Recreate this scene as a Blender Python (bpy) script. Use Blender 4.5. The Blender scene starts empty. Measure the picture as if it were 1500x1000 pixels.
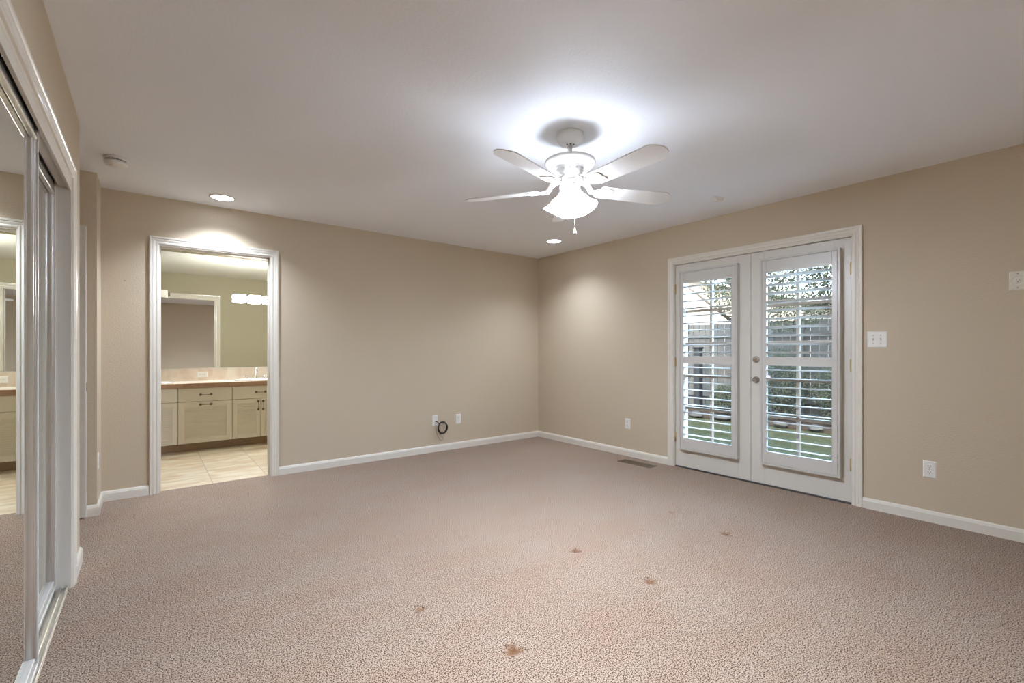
import bpy, bmesh, math, random
from mathutils import Vector, Matrix

random.seed(7)
PI = math.pi
S = bpy.context.scene
COL = S.collection

# ------------------------------------------------------------------ camera, world, sun, exposure
F_PX, YAW, HORIZON, CAM_H = 681.1, 0.6642, 514.2, 1.1696
cd = bpy.data.cameras.new('camera')
cd.sensor_fit = 'HORIZONTAL'
cd.sensor_width = 36.0
cd.lens = F_PX / 1500.0 * 36.0
cd.shift_y = (HORIZON - 500.0) / 1500.0
cd.clip_start = 0.02
cam = bpy.data.objects.new('camera', cd)
cam.location = (0, 0, CAM_H)
cam.rotation_euler = (PI / 2, 0, -YAW)
COL.objects.link(cam)
S.camera = cam

world = bpy.data.worlds.new('world')
S.world = world
world.use_nodes = True
wn = world.node_tree
wn.nodes.clear()
w_out = wn.nodes.new('ShaderNodeOutputWorld')
w_bg = wn.nodes.new('ShaderNodeBackground')
w_sky = wn.nodes.new('ShaderNodeTexSky')
w_sky.sky_type = 'NISHITA'
w_sky.sun_disc = False
w_sky.sun_elevation = math.radians(38)
w_sky.sun_rotation = math.radians(250)
w_sky.air_density = 1.0
w_sky.dust_density = 2.0
w_sky.ozone_density = 2.0
w_bg.inputs['Strength'].default_value = 0.22
w_mix = wn.nodes.new('ShaderNodeMix')
w_mix.data_type = 'RGBA'
w_mix.inputs['Factor'].default_value = 0.5
w_mix.inputs['B'].default_value = (1.6, 2.3, 3.2, 1)      # high thin cloud
wn.links.new(w_sky.outputs['Color'], w_mix.inputs['A'])
wn.links.new(w_mix.outputs['Result'], w_bg.inputs['Color'])
wn.links.new(w_bg.outputs['Background'], w_out.inputs['Surface'])

sd = bpy.data.lights.new('sun', 'SUN')
sd.energy = 0.20
sd.angle = math.radians(0.6)
sd.color = (1.0, 0.93, 0.82)
sun = bpy.data.objects.new('sun', sd)
sun.location = (-6, 4, 12)
sun.rotation_euler = Vector((0.80, 0.20, -0.62)).to_track_quat('-Z', 'Y').to_euler()
COL.objects.link(sun)

S.view_settings.view_transform = 'Standard'
S.view_settings.look = 'None'
S.view_settings.gamma = 1.0
S.view_settings.use_curve_mapping = False
S.view_settings.exposure = 5.24
S.cycles.max_bounces = 14
S.cycles.diffuse_bounces = 8
S.cycles.glossy_bounces = 6
S.cycles.transparent_max_bounces = 16
S.cycles.use_denoising = True
S.cycles.caustics_reflective = False
S.cycles.caustics_refractive = False
S.cycles.sample_clamp_indirect = 6.0

LAMP_FAN = 1.15         # glowing glass of the fan shades
LAMP_BULB = 58.0      # bulbs inside them
SHADE_CLEAR = 0.115     # share of light the etched glass lets straight through, two walls of glass
LAMP_LENS = 0.45        # lens of a recessed light
LAMP_CAN = 4.3         # watts of the recessed lights of the bedroom
LAMP_BATH_CAN = 0.42
LAMP_VANITY = 4.6
LAMP_TINT = (0.875, 0.98, 1.14)

# ------------------------------------------------------------------ materials
MATS = {}


def new_mat(name):
    m = bpy.data.materials.new(name)
    m.use_nodes = True
    nt = m.node_tree
    nt.nodes.clear()
    out = nt.nodes.new('ShaderNodeOutputMaterial')
    MATS[name] = m
    return m, nt, out


def srgb(r, g, b):
    def f(c):
        c /= 255.0
        return c / 12.92 if c <= 0.04045 else ((c + 0.055) / 1.055) ** 2.4
    return (f(r), f(g), f(b), 1.0)


def plain(name, col, rough=0.5, metal=0.0, spec=0.5, bump=0.0, bscale=60.0, bdist=0.002, var=0.0, vscale=3.0, coat=0.0):
    m, nt, out = new_mat(name)
    p = nt.nodes.new('ShaderNodeBsdfPrincipled')
    p.inputs['Base Color'].default_value = col
    p.inputs['Roughness'].default_value = rough
    p.inputs['Metallic'].default_value = metal
    p.inputs['Specular IOR Level'].default_value = spec
    p.inputs['Coat Weight'].default_value = coat
    tc = nt.nodes.new('ShaderNodeTexCoord')
    if var > 0:
        n = nt.nodes.new('ShaderNodeTexNoise')
        n.inputs['Scale'].default_value = vscale
        n.inputs['Detail'].default_value = 4
        nt.links.new(tc.outputs['Object'], n.inputs['Vector'])
        mp = nt.nodes.new('ShaderNodeMapRange')
        mp.inputs['To Min'].default_value = 1.0 - var
        mp.inputs['To Max'].default_value = 1.0 + var
        nt.links.new(n.outputs['Fac'], mp.inputs['Value'])
        mx = nt.nodes.new('ShaderNodeVectorMath')
        mx.operation = 'SCALE'
        mx.inputs[0].default_value = col[:3]
        nt.links.new(mp.outputs['Result'], mx.inputs['Scale'])
        nt.links.new(mx.outputs['Vector'], p.inputs['Base Color'])
    if bump > 0:
        n = nt.nodes.new('ShaderNodeTexNoise')
        n.inputs['Scale'].default_value = bscale
        n.inputs['Detail'].default_value = 3
        nt.links.new(tc.outputs['Object'], n.inputs['Vector'])
        b = nt.nodes.new('ShaderNodeBump')
        b.inputs['Strength'].default_value = bump
        b.inputs['Distance'].default_value = bdist
        nt.links.new(n.outputs['Fac'], b.inputs['Height'])
        nt.links.new(b.outputs['Normal'], p.inputs['Normal'])
    nt.links.new(p.outputs['BSDF'], out.inputs['Surface'])
    return m


def emitter(name, col, strength):
    m, nt, out = new_mat(name)
    e = nt.nodes.new('ShaderNodeEmission')
    e.inputs['Color'].default_value = col
    e.inputs['Strength'].default_value = strength
    nt.links.new(e.outputs['Emission'], out.inputs['Surface'])
    return m


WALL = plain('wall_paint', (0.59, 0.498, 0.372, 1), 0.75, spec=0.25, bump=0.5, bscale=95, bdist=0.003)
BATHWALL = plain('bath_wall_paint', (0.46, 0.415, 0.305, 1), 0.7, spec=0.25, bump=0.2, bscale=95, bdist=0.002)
CEIL = plain('ceiling_paint', (0.87, 0.89, 0.925, 1), 0.85, spec=0.15, bump=0.35, bscale=70, bdist=0.003)
TRIM = plain('white_trim_paint', (0.76, 0.72, 0.64, 1), 0.32, spec=0.45, coat=0.15)
DOORW = plain('white_door_paint', (0.69, 0.66, 0.595, 1), 0.34, spec=0.45)
MUNTIN = plain('muntin_backlit_shade', (0.36, 0.29, 0.22, 1), 0.5)  # white muntins, their brown backlit shade put into the colour
SHUT = plain('shutter_paint', (0.62, 0.60, 0.56, 1), 0.30, spec=0.45)
FANW = plain('white_fan_enamel', (0.80, 0.79, 0.76, 1), 0.35, spec=0.4)
BLADE = plain('white_blade_laminate', (0.80, 0.79, 0.77, 1), 0.45, spec=0.35)
PLASTIC = plain('white_plastic', (0.80, 0.78, 0.74, 1), 0.35, spec=0.45)
IVORY = plain('ivory_plastic', (0.76, 0.72, 0.63, 1), 0.35, spec=0.45)
DARK = plain('dark_slot', (0.02, 0.018, 0.016, 1), 0.6)
BLACK = plain('black_rubber', (0.012, 0.012, 0.012, 1), 0.45)
TAN = plain('tan_cable_jacket', (0.36, 0.29, 0.20, 1), 0.5)
CHROME = plain('chrome', (0.72, 0.72, 0.72, 1), 0.16, metal=1.0)
ALUM = plain('satin_aluminium', (0.72, 0.71, 0.70, 1), 0.28, metal=1.0)
TRACK = plain('track_metal', (0.62, 0.58, 0.50, 1), 0.38, metal=0.85)
BRASS = plain('brass', (0.62, 0.47, 0.25, 1), 0.35, metal=0.9)
NICKEL = plain('satin_nickel', (0.55, 0.52, 0.48, 1), 0.25, metal=1.0)
BRONZE = plain('aged_bronze', (0.30, 0.24, 0.18, 1), 0.4, metal=0.8)
REG = plain('brown_register_metal', (0.17, 0.125, 0.085, 1), 0.45, metal=0.35)
CAB = plain('cream_cabinet_paint', (0.87, 0.83, 0.75, 1), 0.45, spec=0.35, var=0.03, vscale=8)
TOE = plain('tan_toe_kick', (0.46, 0.33, 0.23, 1), 0.5, var=0.08, vscale=9)
PORC = plain('white_porcelain', (0.85, 0.84, 0.82, 1), 0.08, spec=0.6)
BULB = emitter('bulb_glow', (*LAMP_TINT, 1), LAMP_BULB)
FANGLOW = emitter('fan_shade_glow', (*LAMP_TINT, 1), LAMP_FAN)
_nt = FANGLOW.node_tree
_em = [n for n in _nt.nodes if n.type == 'EMISSION'][0]
_tr = _nt.nodes.new('ShaderNodeBsdfTransparent')
_mx = _nt.nodes.new('ShaderNodeMixShader')
_mx.inputs['Fac'].default_value = SHADE_CLEAR
_nt.links.new(_em.outputs['Emission'], _mx.inputs[1])
_nt.links.new(_tr.outputs['BSDF'], _mx.inputs[2])
_nt.links.new(_mx.outputs['Shader'], [n for n in _nt.nodes if n.type == 'OUTPUT_MATERIAL'][0].inputs['Surface'])
CANGLOW = emitter('recessed_lens_glow', (*LAMP_TINT, 1), LAMP_LENS)
BATHGLOW = emitter('bath_lens_glow', (1.0, 0.98, 0.92, 1), LAMP_LENS * 2)
VANGLOW = emitter('vanity_shade_glow', (0.97, 0.985, 0.95, 1), LAMP_VANITY)
MILK = plain('milk_glass', (0.82, 0.80, 0.74, 1), 0.25, spec=0.5)
FENCE = plain('weathered_fence_wood', (0.0357, 0.0333, 0.0288, 1), 0.85, bump=0.4, bscale=25, var=0.25, vscale=4, spec=0.0)
BARK = plain('bark', (0.0378, 0.0315, 0.0252, 1), 0.9, bump=0.6, bscale=18, bdist=0.01, spec=0.0)
STUCCO = plain('cream_stucco', (0.1764, 0.1386, 0.1050, 1), 0.9, spec=0.1, bump=0.3, bscale=40)
FASCIA = plain('grey_fascia', (0.33, 0.30, 0.27, 1), 0.7)
CONCRETE = plain('concrete', (0.0630, 0.0588, 0.0525, 1), 0.85, bump=0.3, bscale=30, var=0.1, spec=0.0)
SOIL = plain('mulch_soil', (0.0168, 0.0126, 0.0092, 1), 0.95, bump=0.7, bscale=22, bdist=0.02, spec=0.0)
PINK = plain('pink_petals', (0.3150, 0.1050, 0.1260, 1), 0.6)
ROCK = plain('pale_border_rock', (0.0315, 0.0294, 0.0252, 1), 0.85, bump=0.5, bscale=14, var=0.15, spec=0.0)


def mirror_mat(name, col):
    m, nt, out = new_mat(name)
    g = nt.nodes.new('ShaderNodeBsdfGlossy')
    g.inputs['Color'].default_value = col
    g.inputs['Roughness'].default_value = 0.0
    nt.links.new(g.outputs['BSDF'], out.inputs['Surface'])
    return m


MIRROR = mirror_mat('silvered_mirror', (0.88, 0.89, 0.865, 1))


def glass_mat():
    m, nt, out = new_mat('window_glass')
    t = nt.nodes.new('ShaderNodeBsdfTransparent')
    t.inputs['Color'].default_value = (0.93, 0.96, 0.95, 1)
    g = nt.nodes.new('ShaderNodeBsdfGlossy')
    g.inputs['Roughness'].default_value = 0.0
    fr = nt.nodes.new('ShaderNodeFresnel')
    fr.inputs['IOR'].default_value = 1.45
    mx = nt.nodes.new('ShaderNodeMixShader')
    nt.links.new(fr.outputs['Fac'], mx.inputs['Fac'])
    nt.links.new(t.outputs['BSDF'], mx.inputs[1])
    nt.links.new(g.outputs['BSDF'], mx.inputs[2])
    nt.links.new(mx.outputs['Shader'], out.inputs['Surface'])
    return m


GLASS = glass_mat()


def carpet_mat():
    m, nt, out = new_mat('cut_pile_carpet')
    N, L = nt.nodes, nt.links
    p = N.new('ShaderNodeBsdfPrincipled')
    p.inputs['Roughness'].default_value = 1.0
    p.inputs['Specular IOR Level'].default_value = 0.05
    p.inputs['Sheen Weight'].default_value = 0.15
    p.inputs['Sheen Roughness'].default_value = 0.6
    tc = N.new('ShaderNodeTexCoord')
    # tufts
    tuft = N.new('ShaderNodeTexNoise')
    tuft.inputs['Scale'].default_value = 200
    tuft.inputs['Detail'].default_value = 4
    tuft.inputs['Roughness'].default_value = 0.22
    L.new(tc.outputs['Object'], tuft.inputs['Vector'])
    ramp = N.new('ShaderNodeValToRGB')
    e = ramp.color_ramp.elements
    e[0].position = 0.40
    e[0].color = (0.17, 0.115, 0.095, 1)
    e[1].position = 0.475
    e[1].color = (0.95, 0.95, 0.95, 1)
    e2 = ramp.color_ramp.elements.new(0.62)
    e2.color = (1.5, 1.5, 1.5, 1)
    L.new(tuft.outputs['Fac'], ramp.inputs['Fac'])
    # traffic wear and vacuum lanes: pinkish where the pile is crushed, greyer where it stands
    mp = N.new('ShaderNodeMapping')
    mp.inputs['Rotation'].default_value = (0, 0, math.radians(35))
    mp.inputs['Scale'].default_value = (0.8, 1.5, 1)
    L.new(tc.outputs['Object'], mp.inputs['Vector'])
    wear = N.new('ShaderNodeTexNoise')
    wear.inputs['Scale'].default_value = 2.4
    wear.inputs['Detail'].default_value = 6
    wear.inputs['Roughness'].default_value = 0.65
    L.new(mp.outputs['Vector'], wear.inputs['Vector'])
    wr = N.new('ShaderNodeMapRange')
    wr.inputs['From Min'].default_value = 0.38
    wr.inputs['From Max'].default_value = 0.62
    L.new(wear.outputs['Fac'], wr.inputs['Value'])
    wc = N.new('ShaderNodeMix')
    wc.data_type = 'RGBA'
    wc.inputs['A'].default_value = (0.298, 0.206, 0.148, 1)
    wc.inputs['B'].default_value = (0.306, 0.230, 0.173, 1)
    L.new(wr.outputs['Result'], wc.inputs['Factor'])
    sc = N.new('ShaderNodeVectorMath')
    sc.operation = 'MULTIPLY'
    L.new(ramp.outputs['Color'], sc.inputs[0])
    L.new(wc.outputs['Result'], sc.inputs[1])
    # rust brown staining with dent shade coloured in, where furniture feet stood
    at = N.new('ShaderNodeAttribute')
    at.attribute_name = 'stain_shade'
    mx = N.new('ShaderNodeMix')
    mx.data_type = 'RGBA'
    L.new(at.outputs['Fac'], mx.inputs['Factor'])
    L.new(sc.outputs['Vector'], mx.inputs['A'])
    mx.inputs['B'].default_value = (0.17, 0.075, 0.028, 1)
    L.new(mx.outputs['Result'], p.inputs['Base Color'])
    b = N.new('ShaderNodeBump')
    b.inputs['Strength'].default_value = 0.22
    b.inputs['Distance'].default_value = 0.004
    L.new(tuft.outputs['Fac'], b.inputs['Height'])
    b2 = N.new('ShaderNodeBump')
    b2.inputs['Strength'].default_value = 0.22
    b2.inputs['Distance'].default_value = 0.02
    L.new(wear.outputs['Fac'], b2.inputs['Height'])
    L.new(b2.outputs['Normal'], b.inputs['Normal'])
    L.new(b.outputs['Normal'], p.inputs['Normal'])
    L.new(p.outputs['BSDF'], out.inputs['Surface'])
    return m


CARPET = carpet_mat()


def tile_mat(name, size, offx, offy, c1, c2, grout, rough=0.35, shift=0.0, gw=0.006, axes='XY', streak=3.0):
    """square stone tiles with veins; axes names the two object axes the grid lies in"""
    m, nt, out = new_mat(name)
    N, L = nt.nodes, nt.links
    p = N.new('ShaderNodeBsdfPrincipled')
    p.inputs['Roughness'].default_value = rough
    tc = N.new('ShaderNodeTexCoord')
    sx = N.new('ShaderNodeSeparateXYZ')
    L.new(tc.outputs['Object'], sx.inputs['Vector'])

    def math_node(op, a, b=None):
        n = N.new('ShaderNodeMath')
        n.operation = op
        for i, v in enumerate((a, b)):
            if v is None:
                continue
            if isinstance(v, (int, float)):
                n.inputs[i].default_value = v
            else:
                L.new(v, n.inputs[i])
        return n.outputs[0]

    u = math_node('DIVIDE', math_node('SUBTRACT', sx.outputs[axes[0]], offx), size)
    col = math_node('FLOOR', u)
    v = math_node('DIVIDE', math_node('SUBTRACT', sx.outputs[axes[1]], offy), size)
    v = math_node('ADD', v, math_node('MULTIPLY', col, shift))
    row = math_node('FLOOR', v)
    fu = math_node('FRACT', u)
    fv = math_node('FRACT', v)
    du = math_node('MINIMUM', fu, math_node('SUBTRACT', 1.0, fu))
    dv = math_node('MINIMUM', fv, math_node('SUBTRACT', 1.0, fv))
    joint = math_node('LESS_THAN', math_node('MINIMUM', du, dv), gw / size * 0.5)
    cb = N.new('ShaderNodeCombineXYZ')
    L.new(col, cb.inputs[0])
    L.new(row, cb.inputs[1])
    wnz = N.new('ShaderNodeTexWhiteNoise')
    L.new(cb.outputs['Vector'], wnz.inputs['Vector'])
    sc = N.new('ShaderNodeVectorMath')
    sc.operation = 'MULTIPLY_ADD'
    L.new(wnz.outputs['Color'], sc.inputs[0])
    sc.inputs[1].default_value = (9, 9, 9)
    mp = N.new('ShaderNodeMapping')
    mp.inputs['Scale'].default_value = (1.0, streak, streak)
    L.new(tc.outputs['Object'], mp.inputs['Vector'])
    L.new(mp.outputs['Vector'], sc.inputs[2])
    nz = N.new('ShaderNodeTexNoise')
    nz.inputs['Scale'].default_value = 3.0
    nz.inputs['Detail'].default_value = 6
    nz.inputs['Distortion'].default_value = 0.8
    L.new(sc.outputs['Vector'], nz.inputs['Vector'])
    rp = N.new('ShaderNodeValToRGB')
    rp.color_ramp.elements[0].position = 0.36
    rp.color_ramp.elements[0].color = c1
    rp.color_ramp.elements[1].position = 0.62
    rp.color_ramp.elements[1].color = c2
    L.new(nz.outputs['Fac'], rp.inputs['Fac'])
    mx = N.new('ShaderNodeMix')
    mx.data_type = 'RGBA'
    L.new(joint, mx.inputs['Factor'])
    L.new(rp.outputs['Color'], mx.inputs['A'])
    mx.inputs['B'].default_value = grout
    L.new(mx.outputs['Result'], p.inputs['Base Color'])
    L.new(p.outputs['BSDF'], out.inputs['Surface'])
    return m


FLOORTILE = tile_mat('travertine_floor', 0.432, 0.023, 5.62, (0.55, 0.41, 0.26, 1), (0.70, 0.63, 0.49, 1), (0.38, 0.34, 0.26, 1), 0.4, 0.37, 0.007)
SPLASH = tile_mat('travertine_backsplash', 0.16, 0.02, 0.797, (0.64, 0.51, 0.41, 1), (0.76, 0.68, 0.59, 1), (0.66, 0.59, 0.50, 1), 0.35, 0.0, 0.003, 'XZ', 1.0)
COUNTERTOP = tile_mat('pale_counter_tile', 0.15, 0.02, 6.56, (0.82, 0.78, 0.72, 1), (0.87, 0.84, 0.79, 1), (0.76, 0.73, 0.67, 1), 0.22, 0.0, 0.003, 'XY', 1.0)
EDGETILE = tile_mat('terracotta_edge_tile', 0.15, 0.02, 0.60, (0.42, 0.25, 0.165, 1), (0.52, 0.34, 0.235, 1), (0.34, 0.25, 0.18, 1), 0.4, 0.0, 0.004, 'XZ', 1.0)


def roof_mat():
    m, nt, out = new_mat('concrete_roof_tile')
    N, L = nt.nodes, nt.links
    p = N.new('ShaderNodeBsdfPrincipled')
    p.inputs['Roughness'].default_value = 0.9
    tc = N.new('ShaderNodeTexCoord')
    bk = N.new('ShaderNodeTexBrick')
    bk.inputs['Scale'].default_value = 3.0
    bk.inputs['Color1'].default_value = (0.2604, 0.1890, 0.1512, 1)
    bk.inputs['Color2'].default_value = (0.2310, 0.1680, 0.1386, 1)
    bk.inputs['Mortar'].default_value = (0.30, 0.22, 0.19, 1)
    bk.inputs['Mortar Size'].default_value = 0.03
    L.new(tc.outputs['Generated'], bk.inputs['Vector'])
    L.new(bk.outputs['Color'], p.inputs['Base Color'])
    L.new(p.outputs['BSDF'], out.inputs['Surface'])
    return m


ROOF = roof_mat()


def leaf_mat(name, c1, c2, trans=0.35):
    m, nt, out = new_mat(name)
    N, L = nt.nodes, nt.links
    tc = N.new('ShaderNodeTexCoord')
    nz = N.new('ShaderNodeTexNoise')
    nz.inputs['Scale'].default_value = 5
    L.new(tc.outputs['Object'], nz.inputs['Vector'])
    mx = N.new('ShaderNodeMix')
    mx.data_type = 'RGBA'
    mx.inputs['A'].default_value = c1
    mx.inputs['B'].default_value = c2
    L.new(nz.outputs['Fac'], mx.inputs['Factor'])
    d = N.new('ShaderNodeBsdfDiffuse')
    t = N.new('ShaderNodeBsdfTranslucent')
    L.new(mx.outputs['Result'], d.inputs['Color'])
    L.new(mx.outputs['Result'], t.inputs['Color'])
    ms = N.new('ShaderNodeMixShader')
    ms.inputs['Fac'].default_value = trans
    L.new(d.outputs['BSDF'], ms.inputs[1])
    L.new(t.outputs['BSDF'], ms.inputs[2])
    L.new(ms.outputs['Shader'], out.inputs['Surface'])
    return m


LEAF = leaf_mat('tree_leaf', (0.0214, 0.0245, 0.0159, 1), (0.0536, 0.0558, 0.0367, 1))
LEAF2 = leaf_mat('shrub_leaf', (0.0186, 0.0224, 0.0147, 1), (0.0500, 0.0530, 0.0355, 1))


def lawn_mat():
    m, nt, out = new_mat('mown_lawn')
    N, L = nt.nodes, nt.links
    p = N.new('ShaderNodeBsdfPrincipled')
    p.inputs['Roughness'].default_value = 0.22
    p.inputs['Specular IOR Level'].default_value = 0.0
    tc = N.new('ShaderNodeTexCoord')
    a = N.new('ShaderNodeTexNoise')
    a.inputs['Scale'].default_value = 45
    a.inputs['Detail'].default_value = 4
    L.new(tc.outputs['Object'], a.inputs['Vector'])
    r = N.new('ShaderNodeValToRGB')
    r.color_ramp.elements[0].position = 0.3
    r.color_ramp.elements[0].color = (0.014, 0.0140, 0.0060, 1)
    r.color_ramp.elements[1].position = 0.7
    r.color_ramp.elements[1].color = (0.036, 0.0345, 0.0175, 1)
    L.new(a.outputs['Fac'], r.inputs['Fac'])
    L.new(r.outputs['Color'], p.inputs['Base Color'])
    b = N.new('ShaderNodeBump')
    b.inputs['Distance'].default_value = 0.04
    L.new(a.outputs['Fac'], b.inputs['Height'])
    L.new(b.outputs['Normal'], p.inputs['Normal'])
    L.new(p.outputs['BSDF'], out.inputs['Surface'])
    return m


LAWN = lawn_mat()

# ------------------------------------------------------------------ mesh helpers


def box(bm, x0, x1, y0, y1, z0, z1, bev=0.0, seg=2):
    x0, x1 = min(x0, x1), max(x0, x1)
    y0, y1 = min(y0, y1), max(y0, y1)
    z0, z1 = min(z0, z1), max(z0, z1)
    vs = [bm.verts.new(c) for c in ((x0, y0, z0), (x1, y0, z0), (x1, y1, z0), (x0, y1, z0),
                                    (x0, y0, z1), (x1, y0, z1), (x1, y1, z1), (x0, y1, z1))]
    fs = [bm.faces.new([vs[i] for i in q]) for q in ((3, 2, 1, 0), (4, 5, 6, 7), (0, 1, 5, 4), (1, 2, 6, 5), (2, 3, 7, 6), (3, 0, 4, 7))]
    if bev > 0:
        es = set()
        for f in fs:
            es.update(f.edges)
        bmesh.ops.bevel(bm, geom=list(es), offset=bev, segments=seg, profile=0.5, affect='EDGES')
    return vs


def tbox(bm, M, sx, sy, sz, bev=0.0):
    """box of full sizes centred on the origin, then moved by M"""
    b2 = bmesh.new()
    box(b2, -sx / 2, sx / 2, -sy / 2, sy / 2, -sz / 2, sz / 2, bev)
    b2.transform(M)
    merge(bm, b2)


def merge(bm, b2):
    mp = {}
    for v in b2.verts:
        mp[v] = bm.verts.new(v.co)
    for f in b2.faces:
        nf = bm.faces.new([mp[v] for v in f.verts])
        nf.smooth = f.smooth
    b2.free()


def lathe(bm, prof, M=None, n=48, smooth=True, close=False):
    """prof: list of (r, z); r == 0 makes a pole"""
    M = M or Matrix()
    rings = []
    for r, z in prof:
        if r <= 1e-6:
            rings.append([bm.verts.new(M @ Vector((0, 0, z)))])
        else:
            rings.append([bm.verts.new(M @ Vector((r * math.cos(2 * PI * i / n), r * math.sin(2 * PI * i / n), z))) for i in range(n)])
    for a, b in zip(rings, rings[1:]):
        for i in range(n):
            j = (i + 1) % n
            if len(a) == 1 and len(b) == 1:
                continue
            if len(a) == 1:
                f = bm.faces.new((a[0], b[i], b[j]))
            elif len(b) == 1:
                f = bm.faces.new((a[i], b[0], a[j]))
            else:
                f = bm.faces.new((a[i], b[i], b[j], a[j]))
            f.smooth = smooth


def tube(bm, pts, r, n=10, cap=True):
    pts = [Vector(p) for p in pts]
    rings = []
    up = Vector((0, 0, 1))
    prev = None
    for i, p in enumerate(pts):
        d = (pts[min(i + 1, len(pts) - 1)] - pts[max(i - 1, 0)]).normalized()
        if prev is None:
            a = d.cross(up)
            if a.length < 1e-3:
                a = d.cross(Vector((1, 0, 0)))
        else:
            a = prev - d * prev.dot(d)
        a.normalize()
        prev = a
        b = d.cross(a)
        rr = r[i] if isinstance(r, (list, tuple)) else r
        rings.append([bm.verts.new(p + (a * math.cos(2 * PI * k / n) + b * math.sin(2 * PI * k / n)) * rr) for k in range(n)])
    for A, B in zip(rings, rings[1:]):
        for k in range(n):
            f = bm.faces.new((A[k], A[(k + 1) % n], B[(k + 1) % n], B[k]))
            f.smooth = True
    if cap:
        bm.faces.new(rings[0][::-1])
        bm.faces.new(rings[-1])


def prism(bm, outline, z0, z1, M=None):
    """extrude an (x, y) outline from z0 to z1"""
    M = M or Matrix()
    a = [bm.verts.new(M @ Vector((x, y, z0))) for x, y in outline]
    b = [bm.verts.new(M @ Vector((x, y, z1))) for x, y in outline]
    n = len(outline)
    bm.faces.new(a[::-1])
    bm.faces.new(b)
    for i in range(n):
        bm.faces.new((a[i], a[(i + 1) % n], b[(i + 1) % n], b[i]))


def obj(name, bm, mat, parent=None, loc=None, rotz=0.0, props=None):
    bmesh.ops.recalc_face_normals(bm, faces=bm.faces)
    me = bpy.data.meshes.new(name)
    bm.to_mesh(me)
    bm.free()
    for m in (mat if isinstance(mat, (list, tuple)) else [mat]):
        me.materials.append(m)
    o = bpy.data.objects.new(name, me)
    COL.objects.link(o)
    if parent is not None:
        o.parent = parent
    if loc is not None:
        o.location = loc
    if rotz:
        o.rotation_euler = (0, 0, rotz)
    for k, v in (props or {}).items():
        o[k] = v
    return o


def struct(name, bm, mat, parent=None, loc=None, rotz=0.0):
    return obj(name, bm, mat, parent, loc, rotz, None if parent else {'kind': 'structure'})


def empty(name, loc=(0, 0, 0), rotz=0.0, **props):
    o = bpy.data.objects.new(name, None)
    o.empty_display_size = 0.1
    o.location = loc
    o.rotation_euler = (0, 0, rotz)
    COL.objects.link(o)
    for k, v in props.items():
        o[k] = v
    return o


def thing(name, label, cat, loc=(0, 0, 0), rotz=0.0, group=None):
    o = empty(name, loc, rotz, label=label, category=cat)
    if group:
        o['group'] = group
    return o


def dup(root, loc, label, rotz=None):
    """copy of a thing with its parts and sub-parts"""
    r = root.copy()
    COL.objects.link(r)
    r.location = loc
    r['label'] = label
    if rotz is not None:
        r.rotation_euler = (0, 0, rotz)
    for ch in list(root.children):
        c = ch.copy()
        COL.objects.link(c)
        c.parent = r
        for g in ch.children:
            d = g.copy()
            COL.objects.link(d)
            d.parent = c
    return r


NB = bmesh.new
# wall frames: in local space +x runs to the viewer's right along the wall, -y comes out of it
ROT_BACK, ROT_RIGHT, ROT_LEFT = 0.0, -PI / 2, PI / 2
WX, WY, H = 4.222, 4.812, 2.44
LX = -0.300          # plane of the closet wall
SX = -0.287          # face of the short return beside the bathroom door
FY = -1.05           # wall behind the camera
BY = 4.932           # bathroom side of the back wall
MY = 7.14            # bathroom mirror wall

# ------------------------------------------------------------------ room shell
DENTS = [(0.971, 1.918, 0.024, 0.7), (1.128, 1.433, 0.034, 1.0), (1.976, 1.92, 0.026, 0.75), (2.01, 1.43, 0.030, 0.85), (2.996, 1.945, 0.022, 0.55), (2.91, 1.50, 0.032, 0.7)]


def carpet_floor():
    def lines(a, b, centres):
        s = set()
        k = a
        while k < b:
            s.add(round(k, 4))
            k += 0.12
        s.add(b)
        for c in centres:
            for i in range(-9, 10):
                s.add(round(c + i * 0.0075, 4))
        return sorted(s)
    xs = lines(-1.70, WX + 0.01, [d[0] for d in DENTS])
    ys = lines(FY - 0.02, 4.872, [d[1] for d in DENTS])
    bm = NB()
    lay = bm.verts.layers.float.new('stain_shade')
    rnd = random.Random(3)
    g = []
    for y in ys:
        row = []
        for x in xs:
            z = 0.0
            st = 0.0
            for cx, cy, r, k in DENTS:
                dx, dy = x - cx, y - cy
                if abs(dx) > 0.1 or abs(dy) > 0.1:
                    continue
                a = math.atan2(dy, dx)
                rr = r * (1 + 0.16 * math.sin(3 * a + cx * 9) + 0.10 * math.sin(5 * a + cy * 7))
                d = math.hypot(dx, dy) / rr
                w = math.exp(-d * d * 1.4)
                z -= 0.016 * k * w
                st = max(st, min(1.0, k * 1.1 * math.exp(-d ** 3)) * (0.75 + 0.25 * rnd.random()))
            v = bm.verts.new((x, y, z))
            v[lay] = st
            row.append(v)
        g.append(row)
    for j in range(len(ys) - 1):
        for i in range(len(xs) - 1):
            f = bm.faces.new((g[j][i], g[j][i + 1], g[j + 1][i + 1], g[j + 1][i]))
            f.smooth = True
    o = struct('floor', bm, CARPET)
    return o


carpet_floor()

bm = NB()
box(bm, -1.7, 5.2, 4.872, MY + 0.15, -0.08, -0.003)
struct('floor_bathroom', bm, FLOORTILE)

bm = NB()
box(bm, -1.75, WX + 0.16, FY - 0.12, 4.872, H, H + 0.12)
struct('ceiling', bm, CEIL)
bm = NB()
box(bm, -1.75, WX + 0.16, 4.872, MY + 0.15, H, H + 0.12)
struct('ceiling_bathroom', bm, plain('bath_ceiling_paint', (0.76, 0.745, 0.68, 1), 0.85, spec=0.15, bump=0.3, bscale=70, bdist=0.003))

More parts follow.
